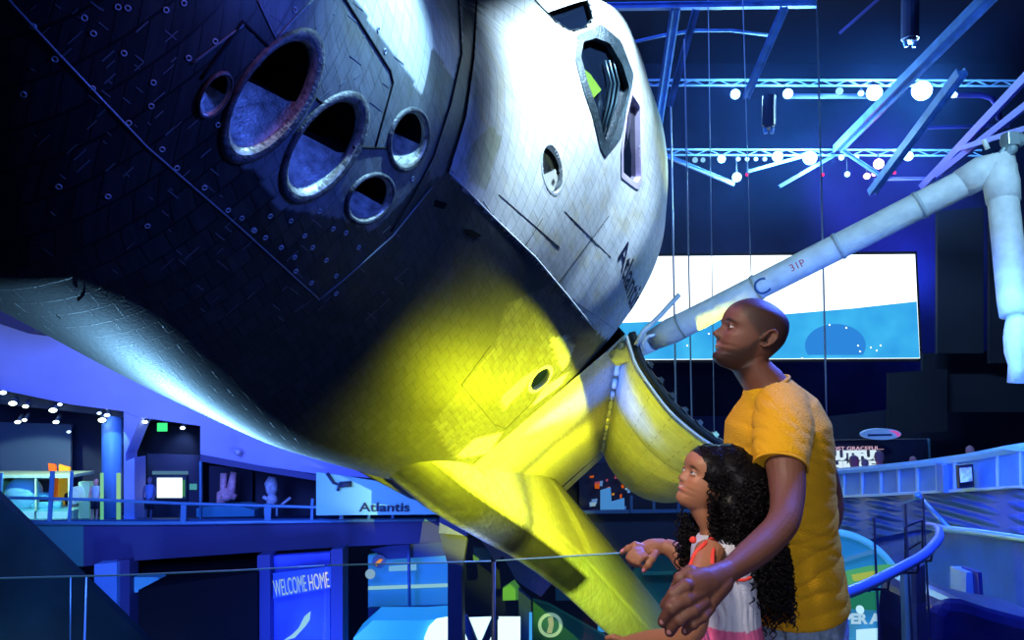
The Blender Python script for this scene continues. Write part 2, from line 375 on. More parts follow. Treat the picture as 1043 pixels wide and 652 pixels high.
# aft fuselage block
secs, uvs, cols = [], [], []
for X, k in ((1307, 1), (1400, 1.02), (1500, .98)):
    q = [(-106, 414), (-95, 440), (-50, 462), (0, 470), (50, 462), (95, 440), (106, 414), (108, 330), (104, 275), (60, 266), (0, 266), (-60, 266), (-104, 275), (-108, 330)]
    secs.append([O(X, y * k, z) for y, z in q]); uvs.append([(X / 12, j) for j in range(len(q))]); cols.append([(.6, .6, .6, .2)] * len(q))
strip('aft_fuselage', secs, uvs, cols, closed=True)
LEK = np.array([(440, 84), (465, 92.5), (490, 100.5), (520, 108), (560, 116.5), (600, 124), (700, 139), (800, 156), (900, 179), (960, 196), (985, 209), (1010, 230), (1100, 318), (1240, 455), (1256, 466)], float)
def wing(sg, name):
    secs, uvs, cols = [], [], []
    # span-wise by Y stations for the panel would hide the crank; loft along X for the glove, by Y for the panel
    Xs = list(np.arange(440, 1512, 8.0))
    for X in Xs:
        yl = float(np.interp(X, LEK[:, 0], LEK[:, 1])) if X < 1256 else 466.
        zr = float(np.interp(X, [420, 520, 700, 900, 1100, 1300, 1400, 1512], [292, 296, 309, 324, 333, 334, 331, 322]))   # at root, upper
        zo = float(np.interp(X, [420, 960, 1100, 1256, 1400, 1512], [301, 303, 304, 318, 326, 318]))                      # at outer edge, upper
        zbm = float(np.interp(X, [420, 450, 480, 560, 700, 960, 1100, 1256, 1400, 1512], [286, 280, 274, 269, 265, 262, 270, 292, 308, 314]))
        rr = float(np.interp(X, [420, 460, 900, 1000, 1256, 1400, 1512], [10, 16, 17, 14, 10, 5, 2]))
        pts = []
        yi = 100. if X > 560 else float(np.interp(X, [440, 480, 560], [60, 85, 100]))
        for t in np.linspace(0, 1, 10): pts.append((yi + (yl - rr * .8 - yi) * t, 266 + (zbm - 266) * t))
        zc = (zo + zbm) / 2; hz = (zo - zbm) / 2
        for q in np.linspace(-80, 80, 12):
            q = math.radians(q); pts.append((yl - rr + rr * math.cos(q) ** (.45 if q < 0 else .9), zc + hz * math.sin(q)))
        for t in np.linspace(1, 0, 14): pts.append((yi + (yl - rr * .8 - yi) * t, zr + (zo - zr) * t ** 1.3 + (4 * math.sin(PI * t) if X > 1000 else 0)))
        secs.append([O(X, sg * y, z) for y, z in pts])
        s = [0]
        for k in range(1, len(pts)): s.append(s[-1] + math.dist(pts[k], pts[k - 1]))
        uvs.append([(X / 12, q / 12) for q in s])
        cc = []
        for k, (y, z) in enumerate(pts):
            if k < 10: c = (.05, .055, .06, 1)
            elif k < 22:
                if X < 985: c = (.10, .11, .12, .8) if k < 13 else ((.016, .018, .02, .9) if k < 18 else (.55, .56, .50, .3))  # lower band lightened for the blue rim light; pale crest paints the edge highlight
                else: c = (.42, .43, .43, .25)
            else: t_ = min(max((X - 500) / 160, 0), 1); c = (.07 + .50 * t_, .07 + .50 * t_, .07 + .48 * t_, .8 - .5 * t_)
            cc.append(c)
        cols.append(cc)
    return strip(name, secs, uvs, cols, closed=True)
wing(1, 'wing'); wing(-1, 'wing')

# ---- payload bay door (port), opened
DP = [(1, -1), (9, -5), (16, -8), (30, -10.5), (48, -12), (66, -10), (85, -4), (101, 6), (113, 17), (121, 27)]
def smoothpoly(P, n):
    P = np.array(P, float); s = np.concatenate([[0], np.cumsum(np.hypot(*np.diff(P, axis=0).T))]); return [tuple(pchip(t, s, P)) for t in np.linspace(0, s[-1], n)]
DPs = smoothpoly(DP, 40)
def door(sg, name):
    outer = [(105.5 + y, 414 + z) for y, z in DPs]
    inner = [(y - 1, z + 5) for y, z in outer][::-1]
    q = outer + inner; secs, uvs, cols = [], [], []
    for X in np.arange(581, 1306, 7.):
        secs.append([O(X, sg * y, z) for y, z in q]); s = [0]
        for k in range(1, len(q)): s.append(s[-1] + math.dist(q[k], q[k - 1]))
        seam = abs((X - 581) % 180) < 4
        uvs.append([(X / 12 / 3.2, a / 12 / 3.2) for a in s]); cols.append([((.3, .3, .3, .1) if seam else (.66, .66, .62, .08)) if k < 40 else (.3, .32, .35, .1) for k in range(len(q))])
    n = len(q); vs = [p for s in secs for p in s]; fs = []
    for i in range(len(secs) - 1):
        for k in range(n): fs.append((i * n + k, i * n + (k + 1) % n, (i + 1) * n + (k + 1) % n, (i + 1) * n + k))
    fs += [tuple(range(n)), tuple((len(secs) - 1) * n + k for k in range(n - 1, -1, -1))]
    return zoned(name, vs, fs, [u for s in uvs for u in s], [c for s in cols for c in s], TILE, orb)
pd = door(1, 'payload_bay_door'); pd['label'] = 'open curved payload bay door lit yellow'
door(-1, 'payload_bay_door').data.polygons.foreach_set('use_smooth', [True] * 0) if False else None
# black seal and latches along the forward edge
b = MB(); b.tube([O(579, 105.5 + y + .5, 414 + z + 5) for y, z in DPs], 2.2 * IN, 8)
sealo = b.build('door_seal', mat('black_rubber', (.02, .025, .03), .4), pd, smooth=True)
b = MB(); b.tube([O(578, 105.5 + y, 414 + z + 1.2) for y, z in DPs], .8 * IN, 6); b.build('door_edge_trim', mat('edge_white', (.75, .75, .72), .4), pd, smooth=True)
lm = mat('latch_metal', (.35, .42, .2), .35, .7)
for t in range(6, 36, 3):
    y, z = DPs[t]; m_ = MB()
    m_.box((0, 0, 0), (.09, .07, .06)); m_.tube([(0, -.06, .02), (0, .06, .02)], .018, 8)
    me_M = frame(O(578, 105.5 + y + 2, 414 + z + 8), OA, OP)
    m_.v = [tuple(me_M @ Vector(v)) for v in m_.v]
    m_.build('door_latch', lm if t in (21, 24) else mat('latch_dark', (.06, .07, .08), .35, .6), pd)
# hinge line: white segments stand for light shining through its gaps
hm = mat('hinge_gap_light', (.85, .85, .8), .35)
for k in range(13):
    X = 585 + k * 55; MB().tube([O(X, 107.8, 409.5), O(X + 33, 107.8, 409.5)], 1.7 * IN, 8).build('door_hinge', hm, pd, smooth=True)

# ---- reaction control thrusters
nz_m = mat('nozzle_metal', (.42, .46, .44), .45, .2, noise_amt=.5, nscale=14, bump=.4, bscale=60)
rim_m = mat('nozzle_rim', (.07, .075, .08), .5, .2, noise_amt=.6, nscale=18, bump=.5)
rimi_m = mat('nozzle_lip', (.34, .33, .28), .42, .5, noise_amt=.6, nscale=22, bump=.3)
dark_m = mat('hollow_black', (.004, .004, .005), .8)
for i, (cx, cy, a, bb, g) in enumerate(THR):
    rings = []
    prof = [(1.0, 0.002), (.97, .02), (.90, .026), (.84, .016)]
    for s_, off in prof: rings.append([hit(x, y, off)[0] for x, y in ell(cx, cy, a * s_, bb * s_, g, 48)])
    c, nrm = hit(cx + a * .1, cy, 0); c = sum((Vector(p) for p in rings[0]), Vector()) / 48
    ax = (nrm * -.75 + (-OP) * .5).normalized()
    R_ = sum((Vector(p) - c).length for p in rings[0]) / 48
    th = empty('x', None) if False else None
    def loft(rs, name, m_, par, lab=None):
        n = 48; v = [p for r in rs for p in r]; f = [(j * n + k, j * n + (k + 1) % n, (j + 1) * n + (k + 1) % n, (j + 1) * n + k) for j in range(len(rs) - 1) for k in range(n)]
        return MB().add(v, f).build(name, m_, par, smooth=True, label=lab)
    rim = loft(rings, 'reaction_thruster', rim_m, orb)
    lip = loft([rings[-1]] + [[c + (Vector(p) - c) * q + ax * R_ * e for p in rings[-1]] for q, e in ((.97, .02), (.93, .06), (.91, .10))], 'nozzle_lip', rimi_m, rim, 'worn metal lip')
    yl = cy + (10, 10, 6, 8, 1)[i]; tilt = .08
    def clipx(x, y):
        lim = yl + (x - cx) * tilt; return x, min(y, lim)
    E9 = ell(cx, cy, a * .84, bb * .84, g, 48)
    def scoop(t, k_, dep0, dep1):
        out = []; mx_ = max(abs(y - clipx(x, y)[1]) for x, y in E9)
        for x, y in E9:
            x, y = cx + (x - cx) * k_, cy + (y - cy) * k_; x2, y2 = clipx(x, y); w = min(1., (y - y2) / (mx_ * .5))
            a_, b_ = hit(x, y)[0], hit(x2, y2)[0]; out.append(a_ + (b_ - a_) * t + ax * R_ * (dep0 + (dep1 - dep0) * w * t))
        return out
    s0 = [c + (Vector(p) - c) * .91 + ax * R_ * .10 for p in rings[-1]]
    cup = loft([s0, scoop(.2, .95, .10, .7), scoop(.5, .95, .11, .8), scoop(.8, .95, .12, .85), scoop(1, .95, .12, .9)], 'nozzle_bell', nz_m, rim)
    fanc_ring = scoop(1, .93, 1.6, 1.7)
    dk = loft([scoop(1, .95, .12, .9), fanc_ring], 'nozzle_shade', dark_m, rim)  # black upper half stands for the shade inside the bell
    MB().add(fanc_ring + [sum(fanc_ring, Vector()) / 48], [(k, (k + 1) % 48, 48) for k in range(48)]).build('nozzle_shade_end', dark_m, rim)

# ---- windows
glassm = mat('window_glass', (.004, .008, .02), .04, 0, spec=.8, coat=.5)
wf_m = mat('window_frame_tile', (.035, .055, .07), .35, .3, noise_amt=.6, nscale=20, bump=.6, bscale=50)
wg_m = mat('window_green_reflection', (.14, .25, .03), .3)
def grow(P, k, dx=0, dy=0):
    cx = sum(p[0] for p in P) / len(P); cy = sum(p[1] for p in P) / len(P)
    return [(cx + (x - cx) * k + dx, cy + (y - cy) * k + dy) for x, y in P]
def dense(P, n=60):
    P = list(P) + [P[0]]; s = [0]
    for i in range(1, len(P)): s.append(s[-1] + math.dist(P[i], P[i - 1]))
    return [(float(np.interp(t, s, [p[0] for p in P])), float(np.interp(t, s, [p[1] for p in P]))) for t in np.linspace(0, s[-1], n, endpoint=False)]
def surf_frame(P, ko, name, m_, o1=.006, o2=.012, parent=orb, inset=.07, lab=None, Pout=None):
    n = 60; A = dense(Pout or grow(P, ko), n); B = dense(grow(P, .995), n)
    def H(pt, off):
        q, nn = hit(*pt, off); return q
    ra = [H(p, .001) for p in A]; rb = [H(p, o1) for p in A]; rc = [H(p, o2) for p in B]; 
    ok = all(x is not None for x in ra + rb + rc)
    if not ok: return None
    cc, nn = hit(*[sum(p[i] for p in P) / len(P) for i in (0, 1)])
    rd = [Vector(p) - nn * inset for p in rc]
    v = ra + rb + rc + rd; f = [(j * n + k, j * n + (k + 1) % n, (j + 1) * n + (k + 1) % n, (j + 1) * n + k) for j in range(3) for k in range(n)]
    o = MB().add(v, f).build(name, m_, parent, smooth=False, label=lab); return o, rd, nn
def fanc(ring, name, m_, par, **kw):
    c = sum((Vector(p) for p in ring), Vector()) / len(ring); n = len(ring)
    return MB().add(list(ring) + [c], [(k, (k + 1) % n, n) for k in range(n)]).build(name, m_, par, **kw)
for P, ko, lab, Pout in ((W1, 1.16, 'window with pale violet-edged frame', None), (W2, 1.0, 'large dark side window in studded frame', [(588, 36), (612, 25), (632, 42), (645, 76), (641, 100), (632, 140), (626, 148), (616, 160), (611, 150), (603, 118), (594, 92), (586, 62)]), (W3, 1.0, 'upper windscreen pane', [(520, -12), (600, -12), (615, 10), (612, 28), (590, 38), (566, 42), (548, 24), (530, 4)])):
    if any(hit(*p)[0] is None for p in dense(Pout or grow(P, ko), 60)): 
        print('window outline off hull', lab); 
        Pout = [p for p in (Pout or grow(P, ko))]
        r = surf_frame(P, 1.04, 'window', wf_m, lab=lab)
    else: r = surf_frame(P, ko, 'window', mat('pale_window_frame', (.72, .6, .85), .4) if P is W1 else wf_m, .01, .014, lab=lab, Pout=Pout)
    if r:
        fanc(r[1], 'window_pane', glassm, r[0])
        if P is W2:
            # inner frame bars seen through the glass
            for off, c_ in ((0, .05), (4, .09), (8, .05)):
                pl = [(628 - off, 60), (634 - off, 84), (631 - off, 104), (620 - off * .7, 138)]
                q = [hit(*p)[0] - r[2] * .05 for p in pl]
                MB().tube(q, .012, 6).build('window_mullion', mat('mullion%d' % off, (c_, c_ * 2, c_ * 2.6), .3, .5), r[0], smooth=True)
            q = [hit(*p)[0] - r[2] * .06 for p in ((596, 66), (606, 74), (617, 90), (607, 100), (601, 84))]
            fanc(q, 'reflection_patch', wg_m, r[0], label='green reflection painted as a patch in the window')  # flat green patch painted as a reflection in the pane
# ---- star tracker bay
r = surf_frame(STAR, 1.1, 'star_tracker_opening', mat('tracker_rim', (.7, .74, .78), .5), .004, .006, inset=.14)
if r:
    fanc(r[1], 'tracker_well', mat('tracker_well', (.32, .34, .33), .5, noise_amt=.4, nscale=20), r[0])
    q = [hit(*p, -.04)[0] for p in ell(564, 162, 14, 5, 60, 16)]
    fanc(q, 'tracker_lens', mat('tracker_lens', (.03, .03, .02), .2), r[0])
    q = [hit(*p, -.03)[0] for p in ((556, 178), (568, 172), (571, 182), (566, 195), (558, 193))]
    fanc(q, 'tracker_plate', mat('tracker_plate', (.6, .58, .52), .5), r[0])
# ---- side hatch
r = surf_frame(HATCHW, 1.28, 'side_hatch', mat('hatch_ring', (.95, .95, .9), .4), .008, .012, inset=.03, lab='crew hatch with round black window')
if r: fanc(r[1], 'hatch_window', glassm, r[0])
for P in (V1, V0, [(566, 176), (568, 172), (570, 176), (568, 180)]):
    q = [hit(*p, .004)[0] for p in P]; fanc(q, 'vent_port', dark_m, orb)
# ---- seams
def seam(mb, pl, w=.006, off=.003):
    pts = []
    for i in range(len(pl) - 1):
        n = max(2, int(math.dist(pl[i], pl[i + 1]) / 8))
        for k in range(n): 
            t = k / n; q, _ = hit(pl[i][0] + (pl[i + 1][0] - pl[i][0]) * t, pl[i][1] + (pl[i + 1][1] - pl[i][1]) * t, off)
            if q is not None: pts.append(q)
    q, _ = hit(*pl[-1], off)
    if q is not None: pts.append(q)
    if len(pts) > 1: mb.tube(pts, w, 6)
m1 = MB()
for pl in ([(0, -10), (60, 55), (150, 150), (240, 228), (325, 305)], [(325, 305), (352, 283), (400, 240), (440, 190)], [(195, 65), (248, 25)],
           [(262, 0), (281, 40)], [(281, 40), (300, 18), (318, 0)]):
    seam(m1, pl, .007)
m1.build('panel_seam', mat('seam_light', (.16, .20, .24), .4, .3), orb, smooth=True, label='pale seam round the nose thruster panel')
m2 = MB()
for pl in ([(205, 80), (247, 22), (278, 52)], [(345, -10), (397, 72), (400, 84), (382, 150)], [(322, 100), (333, 110)], [(360, 150), (396, 151)],
           [(466, -20), (470, 55), (459, 105), (441, 160)], [(486, -10), (482, 60), (474, 118), (456, 176)], [(441, 160), (420, 200), (398, 236)]):
    seam(m2, pl, .010, .001)
for pl in ([(492, 205), (512, 236)], [(508, 198), (570, 252)], [(553, 222), (528, 262)], [(575, 215), (622, 262)], [(500, 352), (470, 392), (503, 432), (515, 437), (580, 372)], [(620, 220), (560, 300)], [(575, 300), (640, 345)]):
    seam(m2, pl, .0028, .001)
m2.build('panel_gap', mat('gap_black', (.008, .009, .01), .6), orb, smooth=True)
m3 = MB()
for pl in ([(457, 175), (500, 219), (545, 262), (577, 300), (606, 336)],): seam(m3, pl, .012, .0)
for pl in ([(445, 440), (520, 478), (560, 492)], [(405, 428), (470, 470), (520, 500)]): pass
m3.build('blanket_edge', mat('blanket_edge', (.7, .75, .8), .5), orb, smooth=True)
# gap-filler plugs: small ring marks on the nose tiles
m4 = MB()
plugs = [(34, 27), (56, 60), (86, 18), (95, 34), (120, 7), (126, 54), (169, 10), (187, 3), (219, 42), (94, 90), (131, 125), (154, 108), (156, 84), (165, 152), (180, 171), (208, 191), (232, 214), (130, 8), (192, 59), (222, 127), (246, 222), (286, 252), (270, 242), (317, 288), (342, 299), (259, 235), (258, 234), (339, 233), (352, 237), (365, 252), (318, 252), (332, 265), (296, 225), (275, 220), (342, 281), (301, 276), (310, 240), (300, 262), (325, 215), (420, 182), (300, 10), (385, 30), (392, 52), (60, 190), (24, 96), (110, 200), (150, 230)]
for x, y in plugs:
    q, nn = hit(x, y, .003)
    if q is None: continue
    d_ = (q - EYE).length; rr = 2.2 * d_ / F
    u = nn.orthogonal().normalized(); v = nn.cross(u)
    m4.tube([q + (u * math.cos(t) + v * math.sin(t)) * rr for t in np.linspace(0, 2 * PI, 13)], rr * .32, 5, cap=False)
m4.build('tile_plugs', mat('plug_pale', (.35, .42, .46), .5), orb, smooth=True, kind='stuff')
m5 = MB(); rnd = random.Random(3)
for k in range(150):      # scuffed pale tile lettering streaks
    x = rnd.uniform(30, 430); y = rnd.uniform(0, 330)
    q, nn = hit(x, y, .002)
    if q is None or inpoly(x, y, P_WEDGE1) or any(inpoly(x, y, ell(*t[:4], t[4])) for t in THR): continue
    if rnd.random() < .5: dx, dy = rnd.uniform(4, 15), 0; dy = -dx * .9
    else: dx = rnd.uniform(3, 12); dy = dx * .8
    q2, _ = hit(x + dx, y + dy, .002)
    if q2 is not None: m5.bar(q, q2, .004 + rnd.random() * .004, .002, up=nn)
m5.build('tile_scuffs', mat('scuff', (.12, .145, .17), .6), orb, kind='stuff')
# flag-like name on the side
na, nn = hit(636, 236, .012); nb, _ = hit(664, 296, .012)
def on_hull_text():
    o = text_obj('Atlantis', 1., 0.0, mat('name_black', (.004, .01, .05), .6), 'lettering', None, None, .012)
    bm = bmesh.new(); bm.from_mesh(o.data)
    bmesh.ops.triangulate(bm, faces=bm.faces)
    for _ in range(2): bmesh.ops.subdivide_edges(bm, edges=[e for e in bm.edges if e.calc_length() > .08], cuts=1)
    w = max(v.co.x for v in bm.verts)
    # quad in pixels: baseline start/end and cap height
    b0, b1, t0, t1 = (629, 262), (643, 320), (637, 236), (656, 297)
    for v in bm.verts:
        t = max(v.co.x / w, 0.); s_ = v.co.y / .72; g = t ** .82
        bx = b0[0] + (b1[0] - b0[0]) * g; by = b0[1] + (b1[1] - b0[1]) * g; tx = t0[0] + (t1[0] - t0[0]) * g; ty = t0[1] + (t1[1] - t0[1]) * g
        q, k_ = None, 0
        while q is None and k_ < 12: q, _ = hit(bx + (tx - bx) * s_ - k_, by + (ty - by) * s_, .006); k_ += 1
        v.co = q
    bm.to_mesh(o.data); bm.free(); o.data.transform(OM.inverted()); o.parent = orb; return o
try: on_hull_text()
except Exception as e: print("lettering skipped", e)

# ---- robot arm
arm_m = mat('arm_blanket', (.78, .80, .82), .55, noise_amt=.12, nscale=6, bump=.9, bscale=9)
sh = W(664, 347, 11.4); el = W(1018, 168, 9.6); wr = W(1034, 322, 9.0); en = W(1037, 388, 9.0)
arm = MB().tube([sh + (el - sh) * t for t in np.linspace(0, 1, 16)], [.15, .19, .18] + [.175] * 12 + [.17], 16).build('robot_arm', arm_m, orb, smooth=True, label='long white robot arm bent at the elbow')
MB().tube([O(600, 108, 405), sh], .16, 14).build('shoulder_joint', arm_m, arm, smooth=True)
d1 = (el - sh).normalized(); d2 = (wr - el).normalized()
MB().tube([el - d1 * .45, el - d1 * .2 + Vector((0, 0, .02)), el + Vector((.03, 0, .0)), el + d2 * .22, el + d2 * .5], [.185, .20, .215, .2, .185], 16).build('elbow_joint', arm_m, arm, smooth=True)
MB().tube([el + (wr - el) * t for t in np.linspace(.02, 1, 12)], [.19, .18] + [.17] * 9 + [.16], 16).build('forearm_boom', arm_m, arm, smooth=True)
MB().tube([W(1036, 318, 9), W(1036, 335, 9), W(1037, 345, 9), W(1035, 360, 9), W(1037, 372, 9), W(1037, 390, 9)], [.10, .13, .15, .12, .10, .11], 14).build('wrist_joint', arm_m, arm, smooth=True)
camh = MB().tube([W(1022, 143, 9.5), W(1040, 143, 9.5)], .09, 12).tube([W(1024, 150, 9.5), W(1018, 158, 9.5)], .03, 8).ball(W(1030, 152, 9.45), .07).box(W(1030, 142, 9.45), (.14, .12, .16))
camh.build('elbow_camera', mat('camera_grey', (.4, .5, .55), .35, .4), arm, smooth=False, bevel=.01)
MB().tube([W(1006, 152, 9.6), W(1002, 142, 9.6)], .03, 8).build('arm_handhold', arm_m, arm, smooth=True)
for k, t in enumerate((.1, .34, .58, .8)):
    c = sh + (el - sh) * t; MB().tube([c - d1 * .025, c + d1 * .025], .187, 16).build('arm_strap', mat('strap_grey', (.5, .55, .6), .5), arm, smooth=True)
mwt = frame(W(806, 277, 10.2) - ray(806, 277) * .19, W(838, 262, 10.1) - W(806, 277, 10.2), UP)
text_obj('C', .30, .002, mat('ink_blue', (.02, .08, .3), .5), 'lettering', arm, frame(W(771, 303, 10.35) - ray(771, 303) * .19, W(803, 288, 10.2) - W(771, 303, 10.35), UP))
text_obj('31P', .13, .002, mat('red_text', (.6, .03, .05), .5), 'lettering', arm, mwt)
# small blue-edged fittings at shoulder (keel latch frames)
MB().tube([W(648, 352, 11.2), W(655, 338, 11.2), W(672, 322, 11.3), W(692, 300, 11.3)], .035, 8).build('arm_cradle', mat('cradle_white', (.7, .75, .8), .4), arm, smooth=True)
MB().tube([W(656, 358, 11.2), W(655, 350, 11.2), W(660, 343, 11.2), W(667, 341, 11.2)], .025, 8).build('handrail', mat('cradle_white'), arm, smooth=True)
# ================================================================== THE HALL
DN = mat('navy_wall', (.03, .045, .13), .8, noise_amt=.25, nscale=.6)
BLKW = mat('black_wall', (.012, .014, .025), .85, noise_amt=.3, nscale=.8)
def st(name, mb, m, **k): return mb.build(name, m, kind='structure', **k)
st('wall_back', MB().box((0, 44, 2), (90, .4, 44)), mat('back_wall', (.02, .03, .10), .8, noise_amt=.5, nscale=.25))
st('wall_left', MB().box((-34, 20, 2), (.4, 50, 44)), DN)
st('wall_right', MB().box((34, 20, 2), (.4, 50, 44)), BLKW)
st('ceiling', MB().box((0, 20, 21), (70, 50, .4)), mat('ceiling_black', (.02, .025, .06), .9))
st('floor', MB().box((0, 20, -13.2), (70, 50, .3)), mat('hall_floor', (.05, .08, .2), .35, noise_amt=.2))
# ---- the lit screen
scr = empty('projection_screen', 'huge glowing screen, white above a pale blue curve of the earth', 'screen')
SY = 38.
P_S = [(560, 262), (932, 259), (937, 365), (560, 367)]
MB().pp([(555, 259), (934, 256), (939.5, 368), (555, 370)], SY + .12, .3).build('screen_casing', BLKW, scr)
MB().pp(P_S, SY, .1).build('screen_upper', emat('screen_white', (.80, .93, 1), 2.2), scr, label='blazing white upper part of the picture')
def screen_blue():
    m = bpy.data.materials.new('screen_blue'); m.use_nodes = True; nt = m.node_tree; nt.nodes.clear()
    e = nt.nodes.new('ShaderNodeEmission'); o = nt.nodes.new('ShaderNodeOutputMaterial'); tc = nt.nodes.new('ShaderNodeTexCoord')
    n = nt.nodes.new('ShaderNodeTexNoise'); n.inputs['Scale'].default_value = .5; nt.links.new(tc.outputs['Object'], n.inputs['Vector'])
    r = nt.nodes.new('ShaderNodeValToRGB'); r.color_ramp.elements[0].position = .35; r.color_ramp.elements[0].color = (.03, .36, .85, 1); r.color_ramp.elements[1].position = .65; r.color_ramp.elements[1].color = (.06, .55, .98, 1)
    nt.links.new(n.outputs['Fac'], r.inputs[0]); nt.links.new(r.outputs[0], e.inputs[0]); e.inputs[1].default_value = .95; nt.links.new(e.outputs[0], o.inputs[0]); return m
MB().pp([(560, 332), (700, 326), (800, 320), (870, 314), (933.8, 307), (936.8, 364.6), (560, 366.6)], SY - .02, .02).build('screen_earth', screen_blue(), scr, label='pale blue curve of the earth')
MB().pp([(851 + 31 * math.cos(t), 352 - 22 * math.sin(t)) for t in np.linspace(-.45, PI + .45, 24)], SY - .05, .02).build('screen_dark_dome', emat('screen_dome', (.03, .27, .80), .9), scr, label='darker blue dome in the picture')
b = MB()
for x, y in ((874, 352), (887, 354), (893, 357), (897, 352), (876, 358), (817, 365), (700, 352), (722, 340), (845, 331), (862, 334)): b.ball(WY(x, y, SY - .08), .045, 6, 4)
b.build('screen_sparks', emat('spark', (.7, .9, 1), 2), scr, kind='stuff')
# ---- dark masses below and beside the screen
st('trim_1', MB().pp([(600, 424), (760, 424), (760, 520), (600, 520)], 43.4, .2), mat('blue_band', (.05, .07, .28), .8))
st('trim_2', MB().pp([(850, 424), (1100, 395), (1100, 500), (760, 500), (760, 424)], 40, .3), mat('dim_band', (.025, .03, .09), .8))
for k, (x0, x1, y0, y1) in enumerate(((955, 1002, 215, 360), (1008, 1060, 225, 370), (905, 965, 380, 440), (940, 1043, 360, 420))):
    MB().pp([(x0, y0), (x1, y0 - 4), (x1, y1), (x0, y1)], 36 + k * .3, .2).build('acoustic_panel', mat('acoustic_panel', (.016, .02, .05), .9), label=['tall black acoustic panel right of the screen', 'black acoustic panel at the far right behind the arm wrist', 'wide black panel low below the screen corner', 'long dark panel above the parapet at right'][k], cat='panel')
# glow source behind the rig lights the wall above the screen
light('SPOT', WY(885, 60, 33), (.14, .08, 1), 15000, 'wall_wash', .5, WY(890, 190, 44), math.radians(48), 1)
light('POINT', WY(950, 275, 41.5), (.05, .1, 1), 900, 'wall_wash_side', .4)
light('AREA', Vector((4, 22, 18)), (.08, .2, 1), 380, 'ceiling_wash', 6, Vector((5, 32, 8)))
# ---- ceiling steelwork
blue_steel = mat('blue_steel', (.16, .36, .80), .45, .1, noise_amt=.25, nscale=2)
violet_steel = mat('violet_steel', (.10, .10, .50), .5, .1)
def beam(p0, p1, Y0, Y1, w, lab, name='ceiling_beam', m=None, cat='beam', h=None, lattice=False):
    a, c = WY(*p0, Y0), WY(*p1, Y1); s = (a.y + c.y) / 2 / F
    b = MB()
    if lattice:      # open truss: two chords and zigzag web
        u = Vector((0, 0, 1)); W_ = w * s; b.bar(a + u * W_ / 2, c + u * W_ / 2, W_ * .28); b.bar(a - u * W_ / 2, c - u * W_ / 2, W_ * .28)
        n = max(3, int((c - a).length / (W_ * 2.2)))
        for k in range(n):
            s_ = 1 if k % 2 else -1; b.bar(a + (c - a) * (k / n) + u * s_ * W_ / 2, a + (c - a) * ((k + 1) / n) - u * s_ * W_ / 2, W_ * .14)
    else:            # I section
        t = (c - a).normalized(); u = Vector((0, 1, 0)); u = (u - t * u.dot(t)).normalized(); v = t.cross(u); W_ = w * s
        b.bar(a + v * W_ * .42, c + v * W_ * .42, W_ * .9, W_ * .16, up=v); b.bar(a - v * W_ * .42, c - v * W_ * .42, W_ * .9, W_ * .16, up=v); b.bar(a, c, W_ * .3, W_ * .84, up=v)
    return b.build(name, m or blue_steel, label=lab, cat=cat)
beam((600, 7), (832, 4), 24, 24, 7, 'horizontal blue steel beam along the top edge above the cockpit')
beam((688, 8), (668, 142), 24, 30, 8, 'flat blue beam falling beside the cockpit roof, left of the perforated one')
beam((709, 10), (682, 108), 22, 24, 7, 'perforated blue beam slanting down just right of the flat one', lattice=False)
beam((799, 8), (760, 99), 22, 26, 7, 'short blue beam slanting down left of the long hanging cable')
beam((1012, -8), (853, 152), 20, 30, 11, 'thick blue beam slanting across from the top right corner')
beam((980, 73), (888, 196), 20, 26, 9, 'blue slanting beam carrying lamps right of the thick one')
beam((640, 84), (1060, 85), 28, 28, 6, 'upper lighting truss rail running right across', 'lighting_truss', lattice=True, cat='truss')
beam((655, 155), (1000, 156), 30, 30, 6, 'lower lighting truss rail above the screen', 'lighting_truss', lattice=True, cat='truss')
beam((670, 155), (748, 188), 30, 30, 4, 'thin brace falling right under the lower truss at its left end')
beam((762, 175), (826, 157), 30, 30, 3, 'thin brace rising to the lower truss by the middle lamps')
beam((794, 190), (850, 158), 29, 30, 3.5, 'thin bright brace below the brightest lower lamp')
beam((858, 153), (898, 180), 29, 29, 3.5, 'thin brace falling towards the pink lamp')
beam((1060, 63), (940, 190), 22, 30, 8, 'steep violet beam behind the arm elbow', m=violet_steel)
beam((1060, 96), (955, 178), 22, 28, 7, 'violet beam crossing behind the arm elbow, middle of the fan', m=violet_steel)
beam((1060, 126), (975, 152), 22, 26, 6, 'lowest violet beam of the fan behind the arm elbow', m=violet_steel)
beam((944, 130), (1028, 128), 27, 27, 3, 'thin violet rail right of the lamps', m=violet_steel)
beam((890, 183), (945, 182), 30, 30, 3, 'thin violet rail below the pink lamp', m=violet_steel)
beam((855, 34), (905, -10), 33, 33, 3, 'dim thin brace near the top centre', m=violet_steel)
MB().tube([WY(x, y, 26) for x, y in ((640, 44), (675, 36), (709, 31), (745, 31), (784, 36))], .06, 8).build('curved_pipe', blue_steel, smooth=True, label='thin curved blue pipe below the top beam', cat='pipe')
MB().tube([WY(x, y, 25) for x, y in ((975, 97), (1000, 97), (1010, 100), (1016, 108), (1018, 122))], .09, 10).build('bent_pipe', violet_steel, smooth=True, label='violet pipe bending down above the arm elbow', cat='pipe')
MB().tube([WY(x, y, 29) for x, y in ((800, 98), (905, 98))], .1, 10).build('duct_pipe', mat('dim_steel', (.1, .2, .5), .5), smooth=True, label='dim blue pipe just under the upper truss', cat='pipe')
b = MB()
